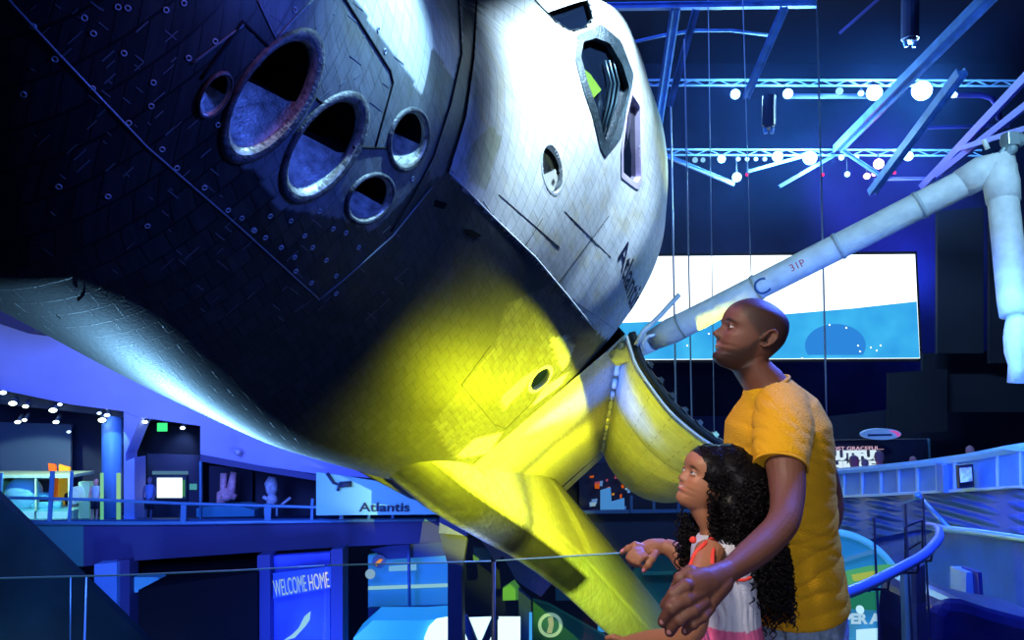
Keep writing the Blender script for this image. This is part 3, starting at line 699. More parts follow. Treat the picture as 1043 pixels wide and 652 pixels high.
for x, y0, y1, w, lab in ((927, -10, 40, 9, 'dark hanging cylinder at the very top edge'), (783, 98, 128, 7, 'hanging cylinder below the second upper lamp')):
    c = MB(); s = 26 / F; c.tube([WY(x, y0, 26), WY(x, y1, 26)], w * s, 14); c.tube([WY(x, y1, 26), WY(x, y1 + 3, 26)], [w * s * .8, w * s * .7], 14)
    o = c.build('hanging_speaker', mat('speaker_dark', (.04, .05, .13), .5), smooth=False, label=lab, cat='speaker')
    for dx in (-.6, .6): MB().tube([WY(x + dx * w, y1 + 2, 26), WY(x + dx * w * .7, y1 + 8, 26)], .07, 6).build('speaker_bracket', blue_steel, o)
# ---- spotlights
def lampx(x, y, r, lab, c=(.35, .75, 1), s=14, Y=28., grp='stage spotlights on the lighting trusses', truss=None, pw=None):
    k = Y / F; p = WY(x, y, Y); d = (EYE + Vector((0, 0, 1)) - p).normalized()
    o = empty('stage_spotlight', lab, 'spotlight', grp, loc=p)
    rr = r * k
    MB().tube([p + d * .0, p - d * rr * 1.6, p - d * rr * 2.6], [rr * 1.02, rr * 1.0, rr * .6], 14).build('lamp_housing', mat('housing_dark', (.03, .05, .1), .5, .3), o)
    MB().ball(p + d * rr * .25, rr * .98, 14, 10).build('lamp_lens', emat('lens_%d_%d' % (int(c[0] * 100), int(s)), c, s), o, smooth=True)
    top = WY(x, truss if truss else y - r * 2, Y)
    MB().tube([p - d * rr * 1.2, Vector((p.x, p.y, top.z)) - d * rr * 1.2], rr * .12 + .01, 6).build('lamp_bracket', mat('housing_dark'), o)
    if pw: light('POINT', p + d * (rr * 2 + .3), c, pw, 'lamp_light', rr)
    return o
U = 'upper lighting truss'
for x, y, r, lab, s, pw in ((749, 96, 5, 'round blue-white spotlight leftmost on the upper truss', 9, 300), (802.5, 95.5, 5.2, 'round blue-white spotlight second from left on the upper truss', 9, 300),
    (855, 93, 4, 'dim unlit-looking blue spotlight on the upper truss', 1.2, 0), (877, 95, 3, 'tiny tilted spotlight beside the third bright upper one', 5, 0), (890.5, 94.5, 8, 'large spotlight third brightest on the upper truss', 16, 900),
    (939, 92.5, 10, 'largest and brightest blue-white spotlight', 22, 1500), (965, 97, 2.6, 'small left spotlight of the pair on the slanting beam', 5, 0), (971, 96.5, 3.4, 'small right spotlight of the pair on the slanting beam', 6, 0)):
    lampx(x, y, r, lab, s=s, truss=87, pw=pw)
for x, y, r, lab, s, pw in ((708, 163, 3, 'dim blue spotlight far left on the lower truss', .8, 0), (716, 163, 2.6, 'second dim blue spotlight on the lower truss', .8, 0), (735, 162, 4.2, 'oval blue-white spotlight left on the lower truss', 7, 150),
    (752, 162, 2.2, 'first of four tiny spotlights in a row', 4, 0), (761, 162, 2.2, 'second of four tiny spotlights in a row', 4, 0), (770, 162, 2.2, 'third of four tiny spotlights in a row', 4, 0), (779, 162, 2.2, 'fourth of four tiny spotlights in a row', 4, 0),
    (792, 159.5, 5.5, 'starry spotlight in the middle of the lower truss', 12, 400), (825, 161, 7, 'big bright spotlight right of the middle on the lower truss', 16, 700), (857, 160.5, 2.8, 'small spotlight left of the pink glow', 5, 0), (872, 161, 2.8, 'small spotlight just right of the other above the pink glow', 5, 0),
    (925, 159, 5, 'round spotlight at the right end of the lower truss', 10, 300), (750.5, 180.5, 4.8, 'blue spotlight hanging below the lower truss at left', 9, 200), (863, 177.5, 2.8, 'small spotlight left below the pink one', 6, 0)):
    lampx(x, y, r, lab, s=s, truss=156, Y=30, pw=pw)
lampx(895, 167, 5.2, 'pink-haloed spotlight under the lower truss', c=(1, .55, 1), s=10, Y=29.5, truss=156)
lampx(883, 179.5, 3.2, 'small pinkish spotlight below the pink one', c=(1, .6, .9), s=7, Y=29.5, truss=170)
lampx(890, 177.5, 2.2, 'tiny pink spotlight beside the small pinkish one', c=(1, .4, .8), s=5, Y=29.5, truss=170)
light('POINT', WY(895, 167, 29.0), (1, .02, .5), 60, 'pink_glow', .2)
lampx(676, 181, 3.2, 'dim violet spotlight beside the cockpit outline', c=(.3, .35, 1), s=1.2, Y=30, truss=156)
for x, y, lab in ((761, 178, 'tiny red lamp left of the middle'), (838, 178, 'tiny red lamp by the hanging cable'), (911, 176, 'tiny red lamp right of the pink glow')):
    lampx(x, y, 1.8, lab, c=(1, .02, .15), s=1.6, Y=30.4, truss=158)
# ---- suspension cables
cm = mat('steel_cable', (.75, .85, 1), .4, .3)
for x0, y0, x1, y1, Y, r, lab in ((697, 40, 705.5, 470, 22, .035, 'pale hanging cable nearest the cockpit'), (683, 105, 689, 440, 26, .05, 'cable hanging from the perforated beam'), (721, -20, 728, 480, 24, .022, 'thin hanging cable second from the cockpit'),
    (756, -20, 771, 480, 23, .022, 'thin hanging cable third from the cockpit'), (831.5, -30, 843.5, 490, 18, .032, 'long bright cable hanging right of the man\'s head')):
    MB().tube([WY(x0, y0, Y), WY(x1, y1, Y)], r * .65, 6).build('hanging_cable', cm, smooth=True, label=lab, cat='cable', group='steel cables hanging from the roof')

# ================= left: two storey gallery
FY = 26.
def blk(name, pxs, Y, th, m, **k): return MB().pp(pxs, Y, th).build(name, m, **k)
fas = mat('fascia_blue', (.30, .34, .80), .7, noise_amt=.12, nscale=.5)
st('trim_3', MB().pp([(-90, 170), (420, 300), (420, 490), (323, 483), (262, 474), (204, 463), (204, 434), (142, 425), (126, 419), (72, 412), (0, 397), (-90, 384)], FY, .6), fas)
st('trim_4', MB().pp([(-90, 270), (-20, 300), (30, 322), (36, 334), (30, 340), (-90, 300)], FY - 3, 1.2), mat('dark_soffit', (.02, .02, .06), .8))
st('trim_5', MB().pp([(204, 463), (262, 474), (323, 484), (323, 490), (204, 470)], FY - .05, .5), mat('dark_blue_edge', (.06, .07, .2), .8))
st('wall_gallery', MB().pp([(-90, 380), (450, 400), (450, 540), (-90, 540)], FY + 5, .3), mat('gallery_back', (.02, .03, .06), .8, noise_amt=.4, nscale=.7))
st('trim_6', MB().pp([(-90, 384), (0, 397), (72, 412), (126, 419), (126, 425), (-90, 402)], FY + .7, 4), mat('gallery_ceiling', (.02, .03, .04), .8))
blk('partition_panel', [(0, 430), (72, 432), (72, 505), (0, 505)], FY + 3.5, .1, mat('panel_greyblue', (.05, .09, .16), .7), label='dim grey-blue partition behind the glass case', cat='panel')
# pillars
MB().tube([WY(114, 422, FY + 1) - Vector((0, 0, 0)), WY(114, 531, FY + 1)], 9.5 * 27 / F, 24).build('round_column', mat('column_blue', (.16, .38, .72), .5), smooth=True, label='round pale blue column left of the square one', cat='column')
blk('square_column', [(126, 418), (142, 424), (142, 428), (128, 462), (128, 470), (137, 466), (137, 531), (126, 531)], FY + .2, .8, fas, label='square violet-blue column beside the round one', cat='column')
# gallery deck
st('trim_7', MB().pp([(-90, 534), (85, 533), (85, 577), (-90, 577)], FY - .5, 1.), mat('teal_slab', (.03, .17, .17), .7))
st('trim_8', MB().pp([(85, 533), (460, 528), (460, 552), (350, 557), (300, 560), (140, 571), (85, 577)], FY - .5, 1.), mat('violet_slab', (.025, .03, .12), .7, noise_amt=.2, nscale=.4))
st('floor_gallery', MB().prism([WY(-90, 531, FY - .4), WY(460, 527, FY - .4), WY(460, 523, FY + 5), WY(-90, 526, FY + 5)], (0, 0, -.08)), mat('gallery_floor', (.06, .12, .3), .5))
# railing on the deck
rl = empty('gallery_railing', 'long glass railing with pale posts on the far left gallery', 'railing')
rm = mat('rail_pale_blue', (.10, .30, .50), .4, .2)
RY = FY - .6
MB().tube([WY(-40, 506, RY), WY(95, 509, RY), WY(187, 513, RY), WY(330, 517, RY), WY(445, 519, RY)], .05, 8).build('top_rail', rm, rl, smooth=True)
MB().tube([WY(-40, 533, RY), WY(187, 533, RY), WY(445, 529, RY)], .06, 8).build('bottom_rail', rm, rl, smooth=True)
for x, y0, w in ((0, 482, .07), (52, 480, .09), (72, 480, .06), (187, 512, .12), (273, 513, .14), (318, 508, .06), (348, 515, .1), (376, 516, .06), (400, 517, .06)):
    y1 = 532 if x < 200 else 530
    MB().box((WY(x, y0, RY) + WY(x, y1, RY)) / 2, (w * 1.4, .06, (WY(x, y0, RY) - WY(x, y1, RY)).length)).build('rail_post', rm, rl)
MB().pp([(-40, 484), (70, 484), (70, 531), (-40, 531)], RY - .02, .015).build('glass_panel', glass('rail_glass', (.75, .9, .95)), rl)
MB().pp([(75, 510), (186, 514), (186, 531), (75, 532)], RY - .02, .015).build('glass_panel', glass('rail_glass'), rl)
MB().pp([(190, 515), (445, 520), (445, 528), (190, 531)], RY - .02, .015).build('glass_panel', glass('rail_glass'), rl)
# glass display case with capsule model
cs = empty('glass_display_case', 'bright glass case holding a pale capsule at the far left', 'display case')
case_Y = FY + 1.2
MB().pp([(-40, 521), (70, 521), (70, 531), (-40, 531)], case_Y, 1.6).build('plinth', mat('case_plinth', (.5, .8, .75), .5), cs)
MB().pp([(-40, 484), (71, 484), (71, 487), (-40, 487)], case_Y, 1.6).build('case_top', mat('case_top', (.55, .7, .5), .4), cs)
MB().pp([(-40, 487), (70, 487), (70, 521), (-40, 521)], case_Y, .03).build('case_glass', glass('rail_glass'), cs)
for x in (36, 70): MB().pp([(x - .8, 486), (x + .8, 486), (x + .8, 531), (x - .8, 531)], case_Y, .08).build('case_post', mat('case_post', (.8, .85, .5), .4), cs)
cp = MB(); c0 = WY(24, 502, case_Y + .8); cp.ball(c0, (.62, .5, .58), 16, 10)
cp.build('display_capsule', mat('capsule_white', (.85, .95, 1), .3, emit=(.5, .8, 1), estr=.0), smooth=True, label='pale round capsule inside the far left glass case', cat='exhibit')
MB().tube([WY(-6, 512, case_Y + .8), WY(10, 488, case_Y + .8)], .35, 12).build('olive_cylinder', mat('olive', (.45, .45, .08), .5), smooth=True, label='olive cylinder lying at the frame edge in the glass case', cat='exhibit')
MB().tube([WY(34, 516, case_Y + .7), WY(62, 514, case_Y + .7)], .14, 10).tube([WY(34, 504, case_Y + .7), WY(50, 505, case_Y + .7)], .1, 10).build('display_instrument', mat('instr', (.6, .9, .95), .3), smooth=True, label='pale horizontal instruments in the glass case beside the capsule', cat='exhibit')
OR = mat('orange_panel', (1, .13, .01), .5, emit=(1, .12, .01), estr=.7); OR2 = mat('amber_panel', (1, .42, .02), .5, emit=(1, .35, .01), estr=.7)
blk('orange_banner', [(49, 472), (56, 473), (58, 496), (55, 530), (45, 530), (52, 500)], FY + 3, .08, OR, label='red-orange curved banner behind the glass case', cat='banner')
blk('orange_banner', [(60, 473), (71, 476), (70, 500), (64, 504), (67, 530), (55, 530), (59, 502)], FY + 3.1, .08, OR2, label='amber banner beside the red-orange one', cat='banner')
blk('orb_display', [(75 + 5 * math.cos(t), 505 + 9 * math.sin(t)) for t in np.linspace(0, 2 * PI, 16, endpoint=False)], FY + .5, .4, mat('orb_pale', (.6, .85, .8), .4, emit=(.4, .8, .7), estr=.3), label='pale rounded display left of the standing visitor', cat='exhibit')
blk('glass_kiosk', [(80, 491), (91, 491), (91, 530), (80, 530)], FY + .9, .3, mat('kiosk_green', (.25, .5, .35), .3, emit=(.3, .7, .45), estr=.25), label='greenish glass kiosk beside the pink-legged visitor', cat='kiosk')
blk('lit_strip', [(102, 482), (104, 482), (104, 531), (102, 531)], FY - .2, .1, emat('lime_strip', (.35, 1, .55), .6), label='thin lime light strip left of the round column', cat='light strip')
blk('lit_strip', [(118.5, 482), (121.5, 482), (121.5, 531), (118.5, 531)], FY - .2, .1, emat('lime_strip2', (.45, .95, .5), .6), label='thin lime light strip in front of the round column', cat='light strip')
# far visitors
def visitor(x, yh, yf, Y, shirt, legs, skin, lab, seated=False):
    s = (yf - yh) / 1.75; g = WY(x, yf, Y); k = Y / F * s
    b = MB(); k_ = (WY(x, yh, Y) - g).length / 1.75
    def P(dx, z, dy=0): return g + Vector((dx * k_, dy * k_, z * k_))
    hd = [(P(0, 1.4), .06), (P(0, 1.5), .06), (P(-.01, 1.56), .09), (P(-.01, 1.64), .105), (P(0, 1.71), .09), (P(0, 1.755), .03)]
    b.tube([p for p, r in hd], [r * k_ for p, r in hd], 10)
    for sx in (-1, 1): b.tube([P(.19 * sx, 1.4), P(.25 * sx, 1.12, .02), P(.2 * sx, .9, -.1), P(.16 * sx, .82, -.14)], [.05 * k_, .045 * k_, .035 * k_, .03 * k_], 8)
    for sx in (-1, 1): b.tube([P(.09 * sx, .9), P(.1 * sx, .48), P(.1 * sx, .06), P(.1 * sx, .02, -.12)], [.09 * k_, .06 * k_, .045 * k_, .04 * k_], 8)
    o = b.build('person', skin, smooth=True, label=lab, cat='person')
    MB().tube([P(0, .86), P(0, 1.0), P(0, 1.25), P(0, 1.42), P(0, 1.47)], [.16 * k_, .15 * k_, .19 * k_, .17 * k_, .07 * k_], 12, ry=[.12 * k_, .11 * k_, .12 * k_, .1 * k_, .06 * k_], up=(1, 0, 0)).build('shirt', shirt, o, smooth=True)
    for sx in (-1, 1): MB().tube([P(.09 * sx, .92), P(.1 * sx, .48)], [.11 * k_, .085 * k_], 10).build('trouser_leg', legs, o, smooth=True)
    return o
sk = mat('far_skin', (.45, .2, .22), .6); 
visitor(96, 488, 530, FY + .2, mat('pale_shirt', (.5, .6, .65), .7), mat('dark_trousers', (.02, .02, .05), .7), mat('pink_skin', (.8, .3, .25), .6), 'visitor in a pale shirt standing left of the round column')
visitor(151, 486, 531, FY - .1, mat('blue_shirt', (.1, .2, .5), .7), mat('dark_trousers'), mat('dark_skin_far', (.12, .1, .18), .6), 'visitor in a blue shirt standing before the television')
# television kiosk
ks = blk('television_kiosk', [(138, 430), (204, 436), (204, 531), (138, 531), (138, 490), (128, 496), (128, 462), (138, 440)], FY + 2.2, .8, mat('kiosk_black', (.006, .008, .015), .7), label='tall black kiosk wall carrying a bright television', cat='kiosk')
blk('kiosk_band', [(150, 462), (204, 464), (204, 531), (150, 531)], FY + 2.1, .1, mat('kiosk_navy', (.015, .02, .06), .7), parent=ks)
tv = blk('television', [(158, 485), (190, 485), (190, 509), (158, 509)], FY + 1.9, .15, mat('tv_case', (.02, .04, .08), .4), label='glowing white television on the black kiosk', cat='television')
blk('television_screen', [(160, 487), (185, 487), (185, 507), (160, 507)], FY + 1.86, .05, emat('tv_white', (.85, 1, 1), 2.2), parent=tv)
blk('side_strip', [(186, 489), (188, 489), (188, 506), (186, 506)], FY + 1.86, .05, emat('tv_green', (.1, .5, .2), .5), parent=tv)
blk('header_sign', [(155, 480), (191, 480), (191, 483.5), (155, 483.5)], FY + 2.0, .06, emat('sign_blue', (.12, .3, .5), .6), label='thin lit header above the television', cat='sign')
blk('info_plate', [(193, 493), (200, 493), (200, 499), (193, 499)], FY + 2.0, .05, emat('plate_teal', (.1, .5, .6), .6), label='small teal plate right of the television', cat='sign')
ex = blk('exit_sign', [(160, 431), (169, 431), (169, 439.5), (160, 439.5)], FY + 1.4, .12, emat('exit_green', (.05, .9, .25), 1.2), label='small green exit sign hanging above the television', cat='sign')
# moon buggy style exhibits on the pale plinth
pl = blk('curved_plinth', [(200, 518), (215, 516), (245, 516), (259, 520), (259, 530), (200, 531)], FY + 1, 1.2, mat('plinth_teal', (.10, .42, .62), .5), label='pale teal curved plinth on the gallery', cat='plinth')
sm_ = mat('suit_pink', (.75, .4, .5), .5, noise_amt=.3); sp = mat('suit_pale', (.55, .65, .85), .4, noise_amt=.3)
def rider(cx, m1_, m2_, lab):
    b = MB(); Y = FY + 1.4; q = lambda x, y, dy=0: WY(x, y, Y + dy)
    b.tube([q(cx - 4, 512), q(cx - 3, 498), q(cx - 2, 482)], [.12, .1, .12], 10).tube([q(cx + 4, 508), q(cx + 6, 494), q(cx + 8, 481)], [.16, .14, .1], 10)
    b.tube([q(cx - 7, 515), q(cx - 6, 503), q(cx, 500), q(cx + 10, 507)], [.08, .12, .14, .1], 10).ball(q(cx + 1, 504), .22, 10, 8)
    return b.build('exhibit_apparatus', m1_, smooth=True, label=lab, cat='exhibit')
rider(230, sm_, sp, 'pinkish standing apparatus with two tall arms on the teal plinth')
b = MB(); q = lambda x, y: WY(x, y, FY + 1.4)
b.tube([q(277, 486), q(276, 492), q(277, 500), q(277, 506)], [.12, .22, .2, .1], 12).ball(q(277, 509), .2, 10, 8).tube([q(268, 506), q(276, 511)], .06, 8).tube([q(270, 516), q(270, 530)], .04, 6).tube([q(282, 516), q(282, 530)], .04, 6).tube([q(268, 516), q(285, 516)], .05, 6).tube([q(286, 515), q(296, 507)], .05, 6)
b.build('exhibit_spacesuit', sp, smooth=True, label='pale blue suit-like exhibit right of the teal plinth', cat='exhibit')
blk('dark_frame_panel', [(206, 474), (257, 478), (257, 520), (206, 520)], FY + 3, .1, mat('navy_panel', (.015, .02, .06), .7), label='dark navy panel behind the pinkish apparatus', cat='panel')
blk('dark_frame_panel', [(260, 478), (321, 486), (321, 529), (260, 529)], FY + 3.1, .1, mat('navy_panel'), label='dark navy panel behind the pale suit exhibit', cat='panel')
blk('panel_post', [(203, 470), (205, 470), (205, 530), (203, 530)], FY + .1, .1, rm, label='thin pale post left of the pinkish apparatus', cat='post')
MB().ball(WY(242, 460, FY - .3), .12, 10, 8).build('dome_camera', mat('dome', (.3, .35, .6), .2), smooth=True, label='small dome camera on the blue fascia', cat='camera')
# gallery ceiling lamps
ly = emat('gallery_lamp', (.8, 1, .8), 6); lb = emat('gallery_lamp_blue', (.5, .75, 1), 6)
GL = [(3, 400, 3.6, lb), (13, 411, 4, ly), (26, 414, 3, ly), (54, 418, 4, ly), (61, 412, 2.4, lb), (18, 430, 3, ly), (25, 428, 2.4, ly), (57, 430, 3, ly), (70, 440, 2, lb), (101, 421, 2.2, lb), (109, 423, 3, lb), (104, 428, 4, ly), (109, 416, 1.6, lb), (148, 430, 2.6, ly), (148, 425, 1.6, lb), (186, 436, 2.8, lb)]
GLn = ['far left edge lamp, bluish', 'second lamp from the left edge', 'flat yellowish lamp beside the second', 'large yellowish lamp left of the dark opening', 'small blue lamp above the large yellowish one', 'left of the lower pair near the edge', 'right of the lower pair near the edge', 'lower yellowish lamp under the large one', 'small lone lamp beside the dark opening', 'left of the cluster over the round column', 'right of the cluster over the round column', 'biggest of the cluster over the round column', 'topmost of the cluster over the round column', 'lamp over the blue-shirted visitor', 'small lamp just above the one over the blue-shirted visitor', 'lamp throwing a pool right of the exit sign']
for (x, y, r, m_), nm in zip(GL, GLn):
    p = WY(x, y, FY + .5); rr = r * (FY + .5) / F * .9
    o = empty('track_spotlight', 'gallery track spotlight, ' + nm, 'spotlight', 'track spotlights over the far left gallery', loc=p)
    MB().ball(p, (rr, rr, rr * .62), 12, 8).build('lamp_lens', m_, o, smooth=True)
    MB().tube([p + Vector((0, .05, .02)), p + Vector((-.05, .3, .22))], [rr * .9, rr * .7], 10).build('lamp_housing', mat('housing_dark'), o, smooth=True)
light('SPOT', WY(186, 434, FY + 1.5), (.3, .45, 1), 260, 'kiosk_pool', .1, WY(184, 462, FY + 2.2), math.radians(70), .8)
light('SPOT', WY(34, 430, FY - .6), (.7, 1, .85), 900, 'gallery_light', .03, WY(30, 508, FY + 1.6), math.radians(80))
light('SPOT', WY(110, 427, FY - .3), (.2, .5, 1), 110, 'column_light', .03, WY(114, 500, FY + 1), math.radians(80))
# teal board with the name
bd = blk('name_board', [(322, 481), (345, 484), (420, 496), (452, 503), (452, 524), (322, 525)], FY - 1.2, .1, mat('board_teal', (.28, .72, .68), .6), label='pale teal board with the orbiter name on the far gallery', cat='board')
text_px('Atlantis', (366, 521), (417, 521), FY - 1.24, 9, mat('board_ink', (.01, .03, .08), .6), 'lettering', bd, .005, .006)
MB().tube([WY(x, y, FY - 1.3) for x, y in ((333, 482), (340, 492), (346, 494), (344, 500))], .05, 6).tube([WY(346, 494, FY - 1.3), WY(358, 493, FY - 1.3)], .09, 6).build('drawn_arm', mat('board_ink'), bd, smooth=True)
# ---- the great blue wash lights
light('AREA', Vector((-9, 14, 3)), (.12, .22, 1), 2600, 'fascia_wash', 5, WY(150, 400, FY))
light('AREA', Vector((-14, 20, -7.2)), (.25, .5, 1), 250, 'slab_wash', 2, WY(60, 555, FY))
# ================= left: lower storey
st('wall_lower', MB().pp([(-90, 560), (700, 545), (700, 900), (-90, 900)], 41.5, .3), mat('lower_wall', (.02, .025, .09), .8))
st('trim_9', MB().pp([(96, 575), (119, 573), (119, 700), (96, 700)], 25, .5), mat('lit_pier', (.12, .28, .62), .7))
st('trim_10', MB().pp([(119, 571), (132, 570), (132, 700), (119, 700)], 25.2, .6), mat('dark_pier', (.03, .03, .14), .7))
bx = MB().pp([(141, 601), (262, 583), (262, 720), (141, 720)], 24, 2).build('exhibit_box', mat('box_black', (.003, .003, .006), .8), label='big black box with a sloping top under the gallery', cat='enclosure')
blk('shiny_cone', [(131, 588), (160, 588), (168, 594), (150, 600), (138, 604), (131, 596)], 25.5, .5, mat('teal_lit', (.15, .5, .6), .4), label='small teal lit shape above the black box', cat='exhibit')
blk('ceiling_strip', [(131, 574), (262, 566), (262, 583), (131, 587)], 26.3, .6, mat('void_black', (.003, .003, .008), .9), label='black void strip beneath the gallery slab', cat='panel')
st('trim_11', MB().pp([(262, 566), (275, 565), (275, 720), (262, 720)], 24.2, .7), mat('pier_navy', (.03, .045, .17), .7))
st('wall_sign', MB().pp([(275, 567), (336, 563), (336, 720), (275, 720)], 24.6, .3), mat('royal_wall', (.05, .10, .72), .6, noise_amt=.4, nscale=.5, emit=(.02, .05, .5), estr=0))
so = blk('welcome_sign', [(278, 584), (337, 577), (337, 599), (278, 610)], 24.3, .2, mat('sign_back', (.05, .12, .45), .5), label='slanting lit sign reading WELCOME HOME', cat='sign')
text_px('WELCOME', (280, 608), (313, 602), 24.26, 17, emat('sign_letters', (.5, .7, 1), .8), 'lettering', so, .01)
text_px('HOME', (315, 601.5), (336, 598), 24.26, 16, emat('sign_letters2', (.85, .8, .95), .9), 'lettering', so, .01)
pm = empty('wall_picture', 'white shuttle shape on the royal blue wall', 'picture')
MB().pp([(297, 647), (304, 640), (310, 628), (316, 623), (315, 632), (311, 638), (300, 650), (288, 653)], 24.5, .06).build('white_shape', emat('pic_white', (.5, .85, 1), .9), pm)
st('trim_12', MB().pp([(337, 560), (349, 559), (349, 720), (337, 720)], 23.8, .8), mat('pier_navy'))
light('AREA', WY(300, 700, 21), (.08, .15, 1), 420, 'sign_wash', 2, WY(305, 610, 25))
light('AREA', WY(108, 780, 22), (.2, .4, 1), 200, 'pier_wash', 1, WY(108, 600, 25))
# display bay between posts
dbm = mat('bay_blue', (.08, .35, .62), .5, emit=(.04, .35, .75), estr=.28)
by = blk('lit_display_bay', [(375, 566), (456, 558), (456, 620), (375, 622)], 27, .3, dbm, label='glowing blue display bay under the gallery with round emblems', cat='display')
blk('bay_ledge', [(375, 598), (456, 595), (456, 598), (375, 601)], 26.9, .2, emat('ledge', (.5, .85, .9), .8), parent=by)
blk('bay_band', [(375, 620), (470, 617), (470, 634), (375, 634)], 26.8, .3, mat('band_navy', (.03, .06, .25), .6), parent=by)
blk('bay_dark_top', [(377, 560), (395, 556), (456, 552), (456, 566), (395, 570)], 26.7, .2, mat('band_navy'), parent=by)
def disc(x, y, r, Y, m, name, par=None, **k): return MB().pp([(x + r * math.cos(t), y + r * math.sin(t)) for t in np.linspace(0, 2 * PI, 28, endpoint=False)], Y, .05).build(name, m, par, **k)
disc(386, 572, 7, 26.6, mat('emblem_navy', (.12, .25, .4), .5), 'emblem', by); blk('emblem_mark', [(382, 574), (386, 570), (390, 570), (387, 574), (383, 577)], 26.5, .05, emat('emblem_orange', (1, .4, .1), .7), parent=by)
disc(377, 585, 5, 26.6, emat('emblem_pale', (.6, .8, 1), .6), 'emblem', by)
blk('lit_words', [(396, 577), (424, 575), (424, 581), (396, 582)], 26.6, .05, emat('words_pale', (.3, .65, 1), .8), parent=by)
blk('glowing_table', [(380, 632), (430, 632), (456, 630), (456, 720), (370, 720), (360, 650)], 24, 1.5, mat('glow_cyan', (.08, .5, .8), .4, emit=(.03, .45, .95), estr=.55), label='cyan glowing counter seen through the glass', cat='counter')
wt = emat('hot_white', (.75, .95, 1), 2.)
blk('light_panel', [(436, 640), (444, 632), (456, 630), (458, 720), (432, 720), (432, 650)], 23.8, .2, wt, label='white lit panel left of the dark V brace', cat='light panel')
blk('light_panel', [(472, 631), (500, 630), (500, 720), (472, 720)], 23.8, .2, wt, label='white lit panel behind the dark V brace', cat='light panel')
blk('light_panel', [(507, 630), (530, 630), (530, 720), (507, 720)], 23.8, .2, wt, label='white lit panel right of the glass joint', cat='light panel')
vb = mat('brace_navy', (.05, .12, .4), .5)
v_ = MB(); v_.bar(WY(472, 628, 22), WY(489, 670, 22), .22); v_.bar(WY(505, 628, 22), WY(486, 672, 22), .18); v_.build('v_brace', vb, label='dark blue V-shaped brace in front of the white panels', cat='brace')
# supports under the belly: angular grey-blue masses
gs = mat('support_greyblue', (.14, .17, .38), .6, noise_amt=.15); gd = mat('support_dark', (.02, .03, .1), .7)
blk('belly_support', [(448, 522), (474, 528), (476, 546), (447, 543)], 20, 1.5, gs, label='grey-blue angular block under the wing, left one', cat='support')
blk('belly_support', [(447, 543), (476, 546), (470, 585), (472, 720), (456, 720), (456, 575)], 20.2, 1.2, mat('support_navy', (.04, .05, .17), .6), label='dark tapering pier below the left block', cat='support')
_near_WY = WY
def WY(px, py, Y): return _near_WY(px, py, Y + 12.5)      # these stand beyond the orbiter's tail
blk('belly_support', [(474, 528), (515, 540), (545, 556), (566, 590), (551, 608), (535, 598), (525, 590), (512, 566), (505, 574), (498, 562)], 19, 1.2, gs, label='grey-blue jagged bracket under the wing, right one', cat='support')
blk('belly_support', [(500, 566), (507, 560), (510, 600), (502, 600)], 20.5, .6, gd, label='thin dark strut between the two brackets', cat='support')
blk('slat_panel', [(482, 558), (500, 560), (500, 572), (482, 572)], 24, .3, mat('slat_teal', (.12, .35, .5), .5), label='small teal panel between the supports', cat='panel')
blk('back_rail_panel', [(566, 590), (640, 586), (640, 610), (566, 612)], 25, .3, mat('slat_teal2', (.08, .22, .42), .5), label='dim teal railing panel below the wing', cat='panel')
blk('back_rail_panel', [(535, 568), (566, 572), (566, 590), (545, 590)], 25, .3, mat('slat_teal2'), label='dim teal panel left below the wing', cat='panel')
blk('lit_fabric', [(512, 600), (524, 592), (530, 600), (530, 611), (512, 612)], 24.5, .3, mat('green_lit', (.25, .6, .1), .5, emit=(.2, .6, .1), estr=.3), label='small green lit patch behind the glass', cat='exhibit')
tr = blk('green_ramp', [(543, 612), (560, 617), (650, 668), (680, 720), (543, 720)], 23, .5, mat('ramp_green', (.03, .22, .16), .6), label='dark green sloping wall with a round emblem', cat='ramp wall')
disc(560.5, 637, 12.5, 22.9, mat('emblem_cream', (.85, .95, .65), .5, emit=(.7, .9, .6), estr=.35), 'emblem_ring', tr); disc(560.5, 637, 9, 22.85, mat('emblem_blue', (.08, .35, .4), .5), 'emblem_disc', tr)
blk('emblem_figure', [(558, 630), (563, 628), (564, 636), (562, 645), (557, 645), (559, 637)], 22.8, .04, emat('emblem_gold', (.9, .85, .35), .6), parent=tr)
blk('lit_edge', [(539, 625), (542, 625), (542, 720), (539, 720)], 23.2, .2, emat('edge_cyan', (.1, .5, 1), .9), label='thin cyan lit edge left of the green wall', cat='light strip')
blk('dark_pier', [(528, 600), (541, 612), (541, 720), (530, 720)], 23.5, .5, mat('pier_mid', (.04, .09, .32), .6), label='navy pier left of the cyan edge', cat='pier')
blk('glow_sign', [(609, 637), (627, 637), (627, 644), (609, 644)], 24, .1, emat('glow_sign', (.05, .4, .8), .8), label='small blue glowing sign right of the green wall', cat='sign')
blk('light_panel', [(629, 629), (653, 629), (660, 637), (690, 640), (690, 720), (629, 720)], 24, .2, emat('pale_green_white', (.65, .95, .9), 1.1), label='pale greenish lit panel under the wing tip', cat='light panel')
light('AREA', WY(500, 800, 20), (.15, .4, 1), 500, 'lower_wash', 3, WY(490, 560, 22))
# slender standing pole
MB().tube([WY(415.5, 512, 14), WY(418.5, 700, 14)], .052, 10).build('slender_pole', mat('pole_blue', (.08, .16, .42), .4, .3), smooth=True, label='slender dark blue pole standing below the board', cat='pole')
